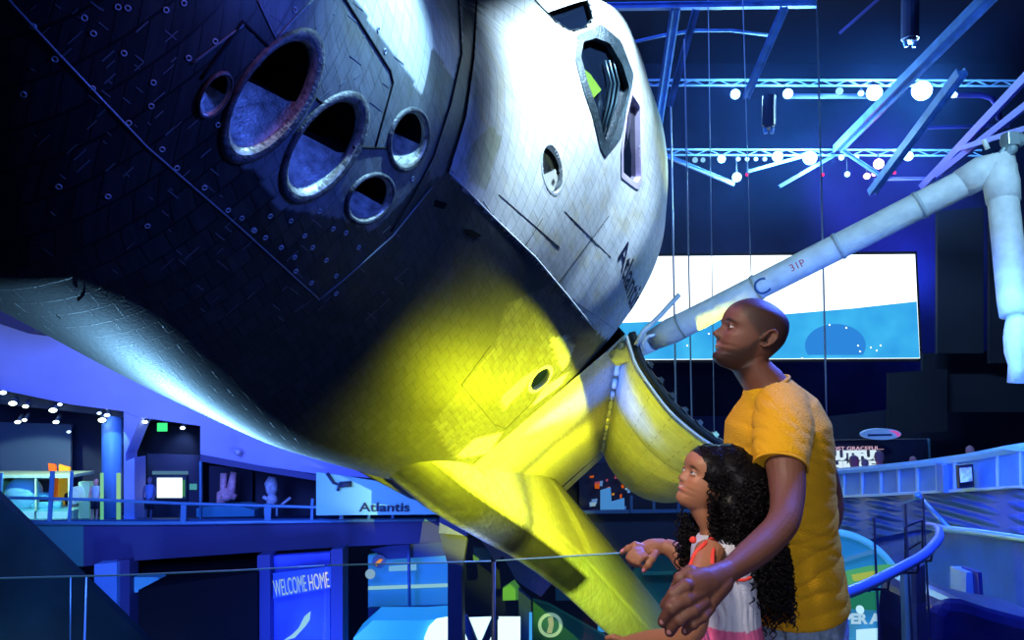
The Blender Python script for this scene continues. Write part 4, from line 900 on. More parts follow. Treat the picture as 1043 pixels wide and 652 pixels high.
# posts and dark stair wall in the left foreground
st('wall_stair', MB().pp([(-80, 430), (0, 508), (152, 656), (260, 760), (-80, 760)], 9, .3), mat('stair_teal', (.006, .020, .022), .6, noise_amt=.5, nscale=.5))
MB().tube([WY(72, 588, 6), WY(71, 700, 6)], .014, 8).build('steel_post', mat('post_teal', (.25, .5, .55), .3, .4), smooth=True, label='thin teal post at the lower left', cat='post')
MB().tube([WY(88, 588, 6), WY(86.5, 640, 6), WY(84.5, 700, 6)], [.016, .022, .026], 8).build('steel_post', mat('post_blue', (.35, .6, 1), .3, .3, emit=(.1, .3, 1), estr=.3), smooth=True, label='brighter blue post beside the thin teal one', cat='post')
# ================= centre right: exhibits beyond the wing
blk('mural_display', [(590, 475), (622, 470), (700, 505), (700, 522), (590, 522)], 30, .2, mat('mural_dark', (.03, .03, .1), .6), label='dark backdrop of fiery pictures beyond the wing root', cat='mural')
rnd = random.Random(9)
for k in range(26):
    x, y = rnd.uniform(600, 640), rnd.uniform(482, 521); w, h = rnd.uniform(2, 7), rnd.uniform(1.5, 5)
    c = rnd.choice([(1, .18, .02), (1, .4, .05), (.2, .45, 1), (.1, .3, .9), (.6, .1, .2), (.5, .8, 1)])
    MB().pp([(x, y), (x + w, y - 1), (x + w * .9, y + h), (x + .5, y + h)], 29.8 - k * .01, .02).build('mural_patch', emat('patch%d' % (sum(c) * 10), c, .45), bpy.data.objects['mural_display'])
blk('display_case', [(612, 500), (622, 497), (623, 512), (636, 508), (636, 521), (612, 522)], 28, .3, mat('case_blue', (.2, .5, .9), .4, emit=(.1, .4, .9), estr=.4), label='bright blue display standing before the mural', cat='display case')
st('trim_13', MB().pp([(585, 522), (760, 520), (760, 640), (640, 640), (585, 540)], 26.5, .8), mat('slab_navy', (.03, .045, .15), .7))
MB().pp([(590, 520.5), (760, 518.5), (760, 521.5), (590, 523.5)], 26.2, .2).build('deck_rail', mat('rail_deep', (.08, .2, .6), .5), label='blue deck edge beyond the wing root', cat='rail')
for x, nm in ((642, 'left'), (665, 'middle'), (690, 'right')): blk('deck_post', [(x, 505), (x + 2.5, 505), (x + 2.5, 522), (x, 522)], 26.1, .1, mat('rail_deep'), label='blue post on the deck beyond the wing, %s one' % nm, cat='post')
# green-teal glass box seen right of the wing under the girl's hand
blk('teal_screen', [(655, 568), (705, 566), (705, 720), (680, 720), (640, 590)], 24.8, .3, mat('teal_dim', (.03, .22, .28), .5), label='dim teal panel behind the girl\'s hand', cat='panel')
blk('teal_railing', [(655, 583), (705, 582), (705, 585), (655, 586)], 24.6, .1, mat('teal_rail', (.1, .5, .45), .5), label='teal rail behind the girl\'s hand', cat='rail')
WY = _near_WY
# ================= right: sign, parapet, ramp
sb = blk('wall_banner', [(800, 449), (946, 447), (948, 500), (800, 500)], 21, .1, mat('banner_navy', (.02, .028, .09), .5, noise_amt=.9, nscale=1.2), label='dark banner reading THE MOST GRACEFUL BEAUTIFUL VEHICLE at right', cat='banner')
wl = emat('banner_white', (.7, .88, 1), .95)
text_px('THE MOST GRACEFUL...', (828, 459), (900, 458), 20.95, 3.6, emat('banner_pink', (.85, .55, .75), .75), 'lettering', sb, .01)
text_px('BEAUTIFUL', (829, 468.5), (897, 467.5), 20.95, 8.6, wl, 'lettering', sb, .01, .02)
text_px('VEHICLE', (827, 479.5), (893, 479), 20.95, 9, wl, 'lettering', sb, .01, .02)
MB().tube([WY(946, 447, 20.9), WY(947.5, 475, 20.9)], .03, 6).build('banner_post', mat('rail_pale_blue'), sb, smooth=True)
ov = MB().pp([(898 + 20 * math.cos(t), 442.3 + 5.8 * math.sin(t)) for t in np.linspace(0, 2 * PI, 36, endpoint=False)], 19.5, .15).build('oval_sign', mat('oval_blue', (.22, .42, .85), .5, emit=(.12, .3, .8), estr=.5), label='oval pale blue sign with a pink swoosh hanging over the banner', cat='sign')
MB().pp([(906, 438.4), (913, 439), (917, 441.5), (917.5, 443.5), (914.5, 445), (913, 442), (909, 440)], 19.45, .04).build('swoosh', emat('swoosh', (.85, .15, .7), .6), ov)
MB().pp([(884, 442.3), (908, 442), (909, 444), (884, 444.6)], 19.45, .02).build('faded_print', mat('oval_ink', (.08, .2, .55), .5), ov)
# visitors behind the parapet
def bust(x, y, Y, shirt, lab, s=1.):
    k = Y / F; p = WY(x, y, Y); b = MB(); z = Vector((0, 0, 1)) * s
    b.tube([p - z * .55, p - z * .18, p - z * .12, p, p + z * .09, p + z * .13], [.08 * s, .05 * s, .07 * s, .105 * s, .08 * s, .02 * s], 10)
    b.tube([p - z * .3 + Vector((-.2, 0, 0)) * s, p - z * .6 + Vector((-.26, -.05, 0)) * s, p - z * .95 + Vector((-.22, -.12, 0)) * s], .045 * s, 8)
    b.tube([p - z * .3 + Vector((.2, 0, 0)) * s, p - z * .6 + Vector((.26, -.05, 0)) * s, p - z * .95 + Vector((.22, -.12, 0)) * s], .045 * s, 8)
    b.tube([p - z * .8, p - z * 1.55], [.15 * s, .1 * s], 10)
    o = b.build('person', mat('far_pink_skin', (.75, .35, .5), .6), smooth=True, label=lab, cat='person')
    MB().tube([p - z * .85, p - z * .5, p - z * .26, p - z * .17], [.2 * s, .2 * s, .21 * s, .07 * s], 12, ry=[.13 * s, .13 * s, .11 * s, .06 * s], up=(1, 0, 0)).build('shirt', shirt, o, smooth=True)
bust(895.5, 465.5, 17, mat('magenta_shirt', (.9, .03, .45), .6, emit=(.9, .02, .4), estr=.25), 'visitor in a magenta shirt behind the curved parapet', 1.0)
bust(870, 470, 17.9, mat('navy_shirt', (.03, .05, .5), .6), 'visitor in a dark blue top behind the parapet, left of the magenta one', 1.1)
bust(881, 472, 15.9, mat('plum_shirt', (.25, .1, .4), .6), 'small visitor between the blue and magenta ones', .7)
bust(930, 469.5, 17, mat('dusk_shirt', (.1, .1, .4), .6), 'visitor whose head just shows right of the magenta one', .75)
bust(988, 459.5, 15.5, mat('dusk_shirt'), 'visitor far right behind the parapet', .8)
# parapet: curved wall of blue tiles, nearer at right
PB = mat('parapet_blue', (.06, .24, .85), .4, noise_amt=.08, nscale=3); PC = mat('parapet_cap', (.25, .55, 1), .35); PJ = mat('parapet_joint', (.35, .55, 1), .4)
pr = empty('curved_parapet', 'curved parapet of square blue panels rising to the right', 'parapet')
def PD(x): return float(np.interp(x, [700, 840, 1043, 1150], [15.2, 13.2, 8.6, 7.0]))
TOP = lambda x: float(np.interp(x, [700, 845, 900, 950, 1000, 1043, 1150], [496, 482.5, 478.2, 473.2, 466.5, 458.5, 442]))
BOT = lambda x: float(np.interp(x, [700, 845, 900, 950, 1000, 1043, 1150], [512, 506.5, 504.3, 501.5, 499, 496.5, 490]))
B2 = lambda x: float(np.interp(x, [700, 845, 960, 1043, 1150], [560, 556, 534, 548, 560]))
xs = np.linspace(800, 1150, 40)
def ribbon(ft, fb, off, th, m, name, par, **k):
    v = []; f = []
    for x in xs:
        d = PD(x) + off; a = W(x, ft(x), d); z = W(x, fb(x), d); z = Vector((a.x, a.y, z.z)); n_ = Vector((0, th, 0)); v += [a, z, a + n_, z + n_]
    for i in range(len(xs) - 1):
        o = 4 * i
        for p, q in ((0, 1), (1, 3), (3, 2), (2, 0)): f.append((o + p, o + q, o + 4 + q, o + 4 + p))
    return MB().add(v, f).build(name, m, par, **k)
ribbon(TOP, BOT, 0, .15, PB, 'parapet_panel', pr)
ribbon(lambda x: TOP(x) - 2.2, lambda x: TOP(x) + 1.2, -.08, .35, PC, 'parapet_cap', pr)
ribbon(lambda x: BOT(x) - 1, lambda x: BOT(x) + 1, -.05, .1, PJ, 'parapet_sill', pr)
for x in (859.5, 878, 897, 915.5, 934.5, 955, 973, 1017, 1041): MB().bar(W(x, TOP(x), PD(x) - .02), W(x + .6, BOT(x), PD(x) - .02), .045).build('panel_joint', PJ, pr)
MB().bar(W(963, TOP(963) + 1, PD(963) - .04), W(964, BOT(963), PD(963) - .04), .16).build('parapet_column', mat('pier_bluemid', (.1, .22, .7), .5), pr)
pb = MB().prism([W(x, y, 9.6) for x, y in ((976, 474), (991, 472.5), (992.5, 496), (977.5, 497.5))], (0, .06, 0)).build('framed_notice', mat('frame_black', (.01, .015, .05), .4), label='small framed notice with pale print on the parapet', cat='notice')
MB().prism([W(x, y, 9.55) for x, y in ((978, 477), (989.5, 476), (990.5, 490), (979, 491.5))], (0, .02, 0)).build('notice_print', mat('print_pale', (.5, .6, .95), .5, noise_amt=.9, nscale=12, emit=(.3, .4, .9), estr=.25), pb)
# dimpled panel under the parapet
def dimple_mat():
    m = bpy.data.materials.new('dimpled_panel'); m.use_nodes = True; nt = m.node_tree; b = nt.nodes['Principled BSDF']; tc = nt.nodes.new('ShaderNodeTexCoord')
    mp = nt.nodes.new('ShaderNodeMapping'); mp.inputs['Scale'].default_value = (5.5, 0, 7); nt.links.new(tc.outputs['Object'], mp.inputs[0])
    v = nt.nodes.new('ShaderNodeTexVoronoi'); v.inputs['Randomness'].default_value = 0; v.inputs['Scale'].default_value = 1; nt.links.new(mp.outputs[0], v.inputs['Vector'])
    r = nt.nodes.new('ShaderNodeMapRange'); r.inputs['From Max'].default_value = .45; r.inputs['To Min'].default_value = 1; r.inputs['To Max'].default_value = 0; nt.links.new(v.outputs['Distance'], r.inputs[0])
    bp = nt.nodes.new('ShaderNodeBump'); bp.inputs['Distance'].default_value = .05; bp.inputs['Strength'].default_value = 1; nt.links.new(r.outputs[0], bp.inputs['Height']); nt.links.new(bp.outputs[0], b.inputs['Normal'])
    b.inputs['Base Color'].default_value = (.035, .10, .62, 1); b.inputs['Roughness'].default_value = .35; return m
DM = dimple_mat()
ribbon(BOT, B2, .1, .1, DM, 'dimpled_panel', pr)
# ramp rail on the wall and smooth wall below
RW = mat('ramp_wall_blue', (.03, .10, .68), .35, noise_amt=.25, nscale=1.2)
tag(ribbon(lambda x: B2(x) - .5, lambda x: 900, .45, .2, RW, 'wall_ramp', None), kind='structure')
rp = MB().tube([W(957, 537, 8.6), W(965, 539, 8.4), W(1000, 543, 7.7), W(1043, 549.5, 7.0), W(1100, 558, 6.4)], .035, 12).build('wall_handrail', mat('handrail_blue', (.18, .42, .85), .3, .3), smooth=True, label='straight blue handrail fixed along the ramp wall at right', cat='handrail')
MB().tube([W(967, 539, 8.4), W(936, 506, 9.2)], .03, 8).ball(W(935, 505.5, 9.2), .05, 8, 6).build('sloping_bar', mat('bar_navy', (.06, .16, .5), .3, .4), smooth=True, label='slanting bar running up left from the wall handrail', cat='bar')
blk('wall_niche', [(984, 583), (996, 583), (998, 612), (984, 612)], 8.5, .3, mat('niche_pale', (.14, .3, .85), .4), label='small pale niche low on the ramp wall', cat='niche')
blk('wall_niche', [(996, 583), (1000, 583), (1002, 614), (998, 612)], 8.4, .3, mat('niche_dark', (.02, .03, .3), .5), label='dark edge of the niche low on the ramp wall', cat='niche')
# dark blue padded form bottom right
b = MB(); v = []; f = []
prof = [(948, 660), (952, 625), (962, 611), (985, 613), (1012, 622), (1050, 632), (1100, 640), (1100, 700), (948, 700)]
MB().prism([W(x, y, 4.4) for x, y in prof], (0, .7, 0)).build('dark_bench', mat('bench_navy', (.015, .03, .22), .3, noise_amt=.5, nscale=2), label='dark blue rounded bench form in the bottom right corner', cat='bench', bevel=.06)
# big round globe-like screen behind the glass
gl = MB().prism([W(845 + 77 * math.cos(t), 622 + 79 * math.sin(t), 11.7) for t in np.linspace(0, 2 * PI, 48, endpoint=False)], (0, .3, 0)).build('round_display', mat('globe_teal', (.03, .20, .34), .3, emit=(.015, .16, .32), estr=.9), label='big round teal display glowing behind the curved railing', cat='display')
MB().tube([W(845 + 78 * math.cos(t), 622 + 80 * math.sin(t), 11.65) for t in np.linspace(-2.6, .6, 40)], .05, 8).build('display_rim', mat('globe_rim', (.2, .6, .9), .3, emit=(.1, .5, .9), estr=.5), gl, smooth=True)
for P_, c, s_, nm in (([(858, 583), (885, 577), (920, 574), (930, 585), (905, 592), (870, 598), (858, 597)], (.12, .55, .22), .8, 'green_band'), ([(868, 586), (890, 582), (902, 584), (885, 591), (870, 592)], (.6, .7, .12), .8, 'yellow_band'), ([(912, 590), (920, 586), (924, 594), (917, 604), (912, 600)], (.5, .55, .1), .7, 'yellow_patch'), ([(855, 570), (890, 560), (892, 563), (856, 574)], (.1, .4, .8), .6, 'blue_band'),
    ([(858, 607), (890, 603), (925, 600), (918, 615), (895, 622), (860, 620)], (.03, .35, .2), .6, 'dark_green_band')):
    MB().prism([W(x, y, 11.6 - (.05 if 'yellow' in nm else 0)) for x, y in P_], (0, .03, 0)).build(nm, emat('g_' + nm, c, s_), gl)
text_w = text_obj('PER AND L', .2, .003, emat('globe_white', (.6, .85, 1), .9), 'lettering', gl, frame(W(859, 635, 11.5), RT, UP), .01, 1.05)
MB().prism([W(x, y, 11.55) for x, y in ((873, 642), (900, 640), (902, 700), (873, 700))], (0, .03, 0)).build('white_patch', emat('globe_hot', (.6, .9, 1), 1.2), gl)
MB().ball(W(876, 621, 11.5), .06, 8, 6).build('hot_spot', _mats['globe_hot'], gl)
light('AREA', W(980, 330, 8), (.06, .19, 1), 200, 'ramp_wash', 2, W(980, 540, 9.5))
light('AREA', W(900, 380, 7), (.15, .4, 1), 45, 'ramp_wash_left', 1, W(880, 500, 13))

# ================= near balustrade
bal = empty('glass_balustrade', 'curving frameless glass balustrade in front of the visitors', 'balustrade')
gm = glass('near_glass', (.80, .91, .97), rough=.01); ge = mat('glass_edge', (.25, .5, .55), .2, spec=1., emit=(.05, .2, .25), estr=.25)
def gp(P, name='glass_panel'):      # P list of (px, py) along top edge with depth from rail height 1.03
    top = [WZ(x, y, 1.03) for x, y in P]; v = []; f = []
    for p in top: v += [p, p + Vector((0, .012, 0)), Vector((p.x, p.y, .0)), Vector((p.x, p.y + .012, .0))]
    for i in range(len(top) - 1):
        o = 4 * i
        for a, c in ((0, 1), (1, 3), (3, 2), (2, 0)): f.append((o + a, o + c, o + 4 + c, o + 4 + a))
    f += [(0, 2, 3, 1)]; k = 4 * (len(top) - 1); f += [(k, k + 1, k + 3, k + 2)]
    g = MB().add(v, f).build(name, gm, bal)
    MB().tube([p + Vector((0, .006, .001)) for p in top], .0022, 6).build('polished_edge', ge, g, smooth=True)
    return top
gp([(-90, 594), (0, 590), (120, 587), (240, 582), (330, 577)]); 
gp([(333, 576.8), (420, 574.5), (500, 572.5)]); gp([(505, 572), (580, 567.5), (650, 563), (760, 556)])
# dark shoe joint between panels
MB().tube([WZ(503, 573, 1.03), WZ(503, 573, 1.03) - Vector((0, 0, 1.03))], .006, 6).build('panel_clamp', mat('joint_dark', (.02, .05, .12), .4), bal, smooth=True)
# balustrade to the right of the man, curving away
rb = empty('ramp_balustrade', 'glass balustrade with a curved blue handrail at right', 'balustrade')
gpts = [(760, 560, 2.75), (850, 541, 2.95), (890, 527, 3.15), (922, 513, 3.35), (940, 507, 3.6), (950, 520, 4.2)]
for i in range(len(gpts) - 1):
    (x0, y0, d0), (x1, y1, d1_) = gpts[i], gpts[i + 1]; a, c = W(x0, y0, d0), W(x1, y1, d1_)
    if i in (1, 2, 3, 0):
        g = MB().prism([a, c, Vector((c.x, c.y, .0)), Vector((a.x, a.y, .0))], Vector((-(c - a).y, (c - a).x, 0)).normalized() * .012).build('glass_panel', glass('near_glass2', (.88, .94, .99), rough=.01), rb)
        MB().tube([c, Vector((c.x, c.y, 0))], .0045, 6).build('panel_joint', mat('joint_navy', (.02, .05, .25), .4), g)
hp = [W(x, y, d) for x, y, d in ((770, 632, 2.45), (820, 618, 2.6), (857, 606, 2.75), (885, 595, 2.9), (915, 580, 3.05), (940, 566, 3.25), (953, 553, 3.5), (957, 545, 3.8), (954, 538, 4.1), (945, 536, 4.4))]
def cr(P, n=8):
    P = [Vector(p) for p in P]; out = []
    for i in range(len(P) - 1):
        a, b_, c, d = P[max(i - 1, 0)], P[i], P[i + 1], P[min(i + 2, len(P) - 1)]
        for k in range(n):
            t = k / n; out.append(.5 * ((2 * b_) + (c - a) * t + (2 * a - 5 * b_ + 4 * c - d) * t * t + (3 * b_ - a - 3 * c + d) * t ** 3))
    return out + [P[-1]]
MB().tube(cr(hp), .0205, 14).build('handrail', mat('handrail_blue2', (.12, .27, .85), .28, .2), rb, smooth=True)
bk = mat('bracket_navy', (.015, .03, .12), .35, .5)
for x, y, d in ((906, 585, 3.0), (936, 569, 3.2), (950, 558, 3.45)):
    c = W(x, y, d); e = c + Vector((0, .02, -.06)); MB().tube([c, e, e + Vector((-.06, .02, -.005))], .006, 8).ball(e + Vector((-.065, .02, -.005)), .011, 8, 6).build('rail_bracket', bk, rb, smooth=True)
fr_ = MB()
for a, c in (((922, 537), (939, 530)), ((939, 530), (940, 572)), ((922, 537), (922, 578)), ((925, 560), (938, 552))): fr_.tube([W(*a, 3.5), W(*c, 3.5)], .004, 6)
fr_.build('wire_frame', bk, rb)
MB().prism([W(x, y, 3.9) for x, y in ((933, 580), (942, 575), (946, 700), (935, 700))], (0, .05, 0)).build('end_post', mat('endpost', (.03, .06, .3), .3), rb)
MB().prism([W(x, y, 4.5) for x, y in ((921, 582), (933, 578), (936, 700), (924, 700))], (0, .05, 0)).build('pale_upright', mat('upright_pale', (.15, .45, .9), .3), rb)

st('floor_walkway', MB().box((1., .2, -.15), (9, 4.9, .3)), mat('walkway_floor', (.03, .04, .08), .5))

# haze volume added round the lighting trusses to make the lamps glow
hz = bpy.data.materials.new('glow_haze'); hz.use_nodes = True; hz.node_tree.nodes.clear()
_v = hz.node_tree.nodes.new('ShaderNodeVolumeScatter'); _v.inputs['Color'].default_value = (.10, .28, 1, 1); _v.inputs['Density'].default_value = .009; _v.inputs['Anisotropy'].default_value = .3
_o = hz.node_tree.nodes.new('ShaderNodeOutputMaterial'); hz.node_tree.links.new(_v.outputs[0], _o.inputs['Volume'])
c0 = WY(830, 130, 28); tag(MB().box((c0.x, 28.5, c0.z), (12.5, 6, 7)).build('glow_haze', hz), 'thin blue haze added round the ceiling spotlights as their glow', 'haze', kind='stuff')
S.cycles.transparent_max_bounces = 32; S.cycles.volume_bounces = 0

light('SPOT', Vector((9, 7, 4)), (.12, .38, 1), 5000, 'truss_wash', .3, WY(900, 90, 25), math.radians(42), .7)
# ================================================================== PEOPLE
def fuse(mb, voxel, smooth_it=4, name='tmp', fac=.5):
    me = mesh(name, mb.v, mb.f); fixn(me); o = bpy.data.objects.new(name, me); COL.objects.link(o)
    r = o.modifiers.new('r', 'REMESH'); r.mode = 'VOXEL'; r.voxel_size = voxel; r.adaptivity = 0
    if smooth_it: q = o.modifiers.new('s', 'SMOOTH'); q.iterations = smooth_it; q.factor = fac
    dg = bpy.context.evaluated_depsgraph_get(); out = bpy.data.meshes.new_from_object(o.evaluated_get(dg)); bpy.data.objects.remove(o); bpy.data.meshes.remove(me)
    return out
def paint(me, fn):
    n = len(me.vertices); co = np.zeros(n * 3); me.vertices.foreach_get('co', co); co = co.reshape(-1, 3)
    c = fn(co); at = me.color_attributes.new('tint', 'FLOAT_COLOR', 'POINT'); at.data.foreach_set('color', np.concatenate([c, np.ones((n, 1))], 1).ravel())
def skin_mat(name, rough=.45, bump=.25):
    m = bpy.data.materials.new(name); m.use_nodes = True; nt = m.node_tree; b = nt.nodes['Principled BSDF']
    at = nt.nodes.new('ShaderNodeAttribute'); at.attribute_name = 'tint'; nt.links.new(at.outputs['Color'], b.inputs['Base Color'])
    b.inputs['Roughness'].default_value = rough; b.inputs['Subsurface Weight'].default_value = .08; b.inputs['Subsurface Radius'].default_value = (.02, .008, .005); b.inputs['Subsurface Scale'].default_value = .5
    tc = nt.nodes.new('ShaderNodeTexCoord'); n = nt.nodes.new('ShaderNodeTexNoise'); n.inputs['Scale'].default_value = 160; n.inputs['Detail'].default_value = 3; nt.links.new(tc.outputs['Object'], n.inputs['Vector'])
    bp = nt.nodes.new('ShaderNodeBump'); bp.inputs['Strength'].default_value = bump; bp.inputs['Distance'].default_value = .003; nt.links.new(n.outputs['Fac'], bp.inputs['Height']); nt.links.new(bp.outputs[0], b.inputs['Normal'])
    return m
def P1(z, K): return float(pchip(min(max(z, K[0][0]), K[-1][0]), np.array([k[0] for k in K], float), np.array([[k[1]] for k in K], float))[0])
def g2(a, s): return math.exp(-(a / s) ** 2)
class Head:
    """face built in its own frame: x forward, y to the left ear, z up from the chin; metres for an adult head, then scaled"""
    def __init__(s, f, u, org, sc, child=False, smile=0.):
        f = Vector(f).normalized(); u = Vector(u); u = (u - f * u.dot(f)).normalized(); l = u.cross(f)
        s.M = Matrix.Translation(Vector(org)) @ (Matrix((f, l, u)).transposed() * sc).to_4x4() if False else Matrix.Translation(Vector(org)) @ Matrix((f, l, u)).transposed().to_4x4() @ Matrix.Scale(sc, 4)
        s.child = child; s.smile = smile
    def build(s, mb):
        ch = s.child
        FK = [(0, .060), (.008, .079), (.020, .0895), (.030, .089), (.040, .0825), (.047, .086), (.053, .088), (.058, .0845), (.064, .0885), (.070, .0875), (.078, .0845), (.095, .083), (.108, .0815), (.118, .0835), (.130, .0885), (.145, .0885), (.165, .0835), (.185, .072), (.203, .052), (.215, .028), (.221, .0)]
        if ch: FK = [(z, x - .003 + (.006 * g2(z - .15, .03)) - (.004 * g2(z - .02, .02)) + (-.004 * g2(z - .13, .012))) for z, x in FK]
        BK = [(0, .0), (.02, .02), (.04, .045), (.06, .064), (.08, .078), (.10, .090), (.12, .0975), (.145, .100), (.17, .096), (.19, .082), (.205, .060), (.215, .034), (.221, 0)]
        WK = [(0, .020), (.010, .034), (.025, .045), (.045, .056), (.07, .065), (.095, .0705), (.12, .0735), (.15, .0755), (.175, .071), (.195, .057), (.209, .038), (.217, .02), (.221, 0)]
        NK = [(.070, 0), (.0755, .010), (.080, .0195), (.0865, .0245), (.093, .0215), (.101, .0155), (.110, .0095), (.118, .005), (.128, 0)]
        n = 120; zs = list(np.linspace(0, .05, 26)) + list(np.linspace(.052, .13, 48)) + list(np.linspace(.133, .2205, 34)); v = []
        for z in zs:
            Fz, Bz, Wz = P1(z, FK), P1(z, BK), P1(z, WK); nz = P1(z, NK) if .07 < z < .128 else 0
            if ch: nz *= .78
            for k in range(n):
                t = 2 * PI * k / n; c, q = math.cos(t), math.sin(t)
                if c >= 0: e = 2 / 2.25 if z > .03 else 1.; x = Fz * abs(c) ** e; y = Wz * math.copysign(abs(q) ** (2 / 2.3), q)
                else: x = -Bz * abs(c) ** .92; y = Wz * math.copysign(abs(q) ** (2 / 2.2), q)
                if c > .1:
                    w = .0135 - .006 * min(max((z - .086) / .035, 0), 1) if z > .08 else .0145
                    x += nz * math.exp(-(abs(y) / w) ** 2.6)
                    x += .0045 * (g2(abs(y) - .0135, .006) * g2(z - .081, .007))            # nostril wings
                    if 1:
                        x -= .0125 * g2(abs(y) - .032, .0155) * g2(z - .112, .0115)           # eye sockets
                        x += .0035 * g2(abs(y) - .030, .018) * g2(z - .1285, .006)            # brow
                        x += .0040 * g2(abs(y) - .045, .016) * g2(z - .087, .014)             # cheekbone
                        x -= .0015 * g2(abs(y) - .030, .012) * g2(z - .060, .014)
                        x -= .0050 * g2(y, .024) * g2(z - (.0588 + .25 * abs(y) * s.smile), .0022)   # mouth line
                        x += .0028 * g2(y, .018) * g2(z - .0645, .0035) + .0032 * g2(y, .016) * g2(z - .0525, .004)
                        x -= .004 * g2(y, .016) * g2(z - .0425, .005)
                v.append((x, y, z))
        m = len(zs); f = [(i * n + k, i * n + (k + 1) % n, (i + 1) * n + (k + 1) % n, (i + 1) * n + k) for i in range(m - 1) for k in range(n)]
        f += [tuple(range(n - 1, -1, -1)), tuple((m - 1) * n + k for k in range(n))]
        mb.add([s.M @ Vector(p) for p in v], f)
        for sg in (1, -1):
            mb.ball(s.M @ Vector((.0675, .031 * sg, .1115)), .0125 * s.M.median_scale, 20, 14)
            for dz, dx, rr in ((.0075, .0105, .0028), (-.0065, .0095, .0022)):     # lids
                pts = [s.M @ Vector((.0675 + dx - abs(a) * abs(a) * 34, (.031 + a) * sg, .1115 + dz - math.copysign(a * a * 26, dz))) for a in np.linspace(-.0135, .0135, 9)]
                mb.tube(pts, [rr * s.M.median_scale * q for q in (.6, .9, 1, 1, 1, 1, 1, .9, .6)], 8)
            # ear
            if ch: continue
            rim = [(-.002, .071, .098), (-.004, .079, .102), (-.006, .085, .112), (-.012, .089, .124), (-.023, .091, .130), (-.034, .090, .126), (-.038, .088, .112), (-.032, .085, .098), (-.022, .081, .086), (-.012, .077, .080), (-.006, .073, .083)]
            rim = [(x - .006, y, z) for x, y, z in rim]
            mb.tube([s.M @ Vector((x, y * sg, z)) for x, y, z in rim], .0042 * s.M.median_scale, 8)
            mb.tube([s.M @ Vector((-.030, .082 * sg, .122)), s.M @ Vector((-.033, .084 * sg, .108)), s.M @ Vector((-.024, .080 * sg, .094))], .0048 * s.M.median_scale, 8)
            mb.add([s.M @ Vector((x, (y - .008) * sg, z)) for x, y, z in rim] + [s.M @ Vector((-.02, .066 * sg, .105))], [(k, (k + 1) % 11, 11) for k in range(11)] + [tuple(range(11))])
    def colour(s, co, base, lips, hairc=None, beard=0., browc=(.01, .008, .008), iris=(.02, .01, .006)):
        Mi = np.array(s.M.inverted()); L_ = co @ Mi[:3, :3].T + Mi[:3, 3]; x, y, z = L_.T; ay = np.abs(y); c = np.tile(np.array(base, float), (len(co), 1))
        inh = (z > -.03) & (z < .235) & (x > -.125) & (x < .13) & (ay < .105)
        def mix(mask, col): 
            mask = np.clip(mask, 0, 1)[:, None]; c[:] = c * (1 - mask) + np.array(col) * mask
        G = lambda a, s_: np.exp(-(a / s_) ** 2)
        face = inh & (x > .03)
        mix(face * .35 * G(z - .087, .02) * G(ay - .045, .02), (base[0] * 1.5, base[1] * 1.2, base[2] * 1.15))
        if hairc is not None:
            ln = .168 - .10 * np.clip((.065 - x) / .12, 0, 1) - .4 * np.clip(ay - .05, 0, .03)
            hr = 1 / (1 + np.exp(-(z - ln) / .004)); hr = np.where(inh & ~((ay > .077) & (x > -.05) & (x < 0.0)) & (x < .078), hr, 0); hr = np.where((x < -.02) & (z > .055) & inh & (ay < .078), np.maximum(hr, 1 / (1 + np.exp(-(z - .075) / .006))), hr)
            mix(hr * .8, hairc)
        if beard:
            zb = np.interp(x, [-.02, -.004, .02, .045, .065, .08], [.112, .106, .070, .054, .046, .040]); sg_ = lambda v: 1 / (1 + np.exp(-v))
            b = sg_((zb - z) / .004) * sg_((x + .008) / .004) * (z > -.03) + .95 * G(z - .0705, .0042) * G(y, .022) * (x > .05) + .55 * G(ay - .026, .006) * G(z - .056, .012) * (x > .05)
            b = np.where(inh, b, 0) * (1 - .8 * G(y, .02) * G(z - .054, .006)); mix(np.clip(b, 0, 1) * beard, (.008, .005, .006))
        mix(face * (G(z - .0635, .0032) + G(z - .053, .0042)) * G(y, .0195) * .9 * (x > .07), lips)
        if s.smile: mix(face * 1.2 * G(z - (.0588 + .3 * ay * s.smile), .0022) * G(y, .016), (.9, .88, .85) if s.smile > .6 else (.45, .3, .28))
        else: mix(face * G(z - .0585, .0012) * G(y, .02) * .7, (.03, .01, .01))
        arc = .1275 + .004 * np.cos((ay - .032) / .02) - np.clip(ay - .035, 0, 1) * .25
        mix(face * 1.2 * G(z - arc, .0042) * G(ay - .034, .0155), browc)
        d2 = np.sqrt((ay - .031) ** 2 + (z - .1115) ** 2)
        eye = face * (np.abs(z - .1118) < .0046 * np.sqrt(np.clip(1 - ((ay - .031) / .013) ** 2, 0, 1)))
        mix(eye * 1., (.75, .74, .74)); mix(eye * (np.sqrt((ay - .0335) ** 2 + (z - .1135) ** 2) < .0062), iris)
        mix(face * G(z - .1170, .0012) * (np.abs(ay - .031) < .014) * .9, (.012, .006, .006))
        mix(face * G(ay - .008, .0028) * G(z - .0752, .0022) * .9, (.03, .01, .01))
        return c, inh
def path(*pts): return [W(*p) for p in pts]
def finger(mb, pts, r0, r1):
    q = cr([W(*p) for p in pts], 5); n = len(q); mb.tube(q + [q[-1] + (q[-1] - q[-2]).normalized() * r1 * .6], [r0 + (r1 - r0) * i / n for i in range(n)] + [r1 * .5], 12)
    # knuckle swell
    for p in pts[1:-1]: mb.ball(W(*p), r0 * 1.06, 10, 8)
    mb.ball(q[-1], r1 * 1.0, 10, 8)
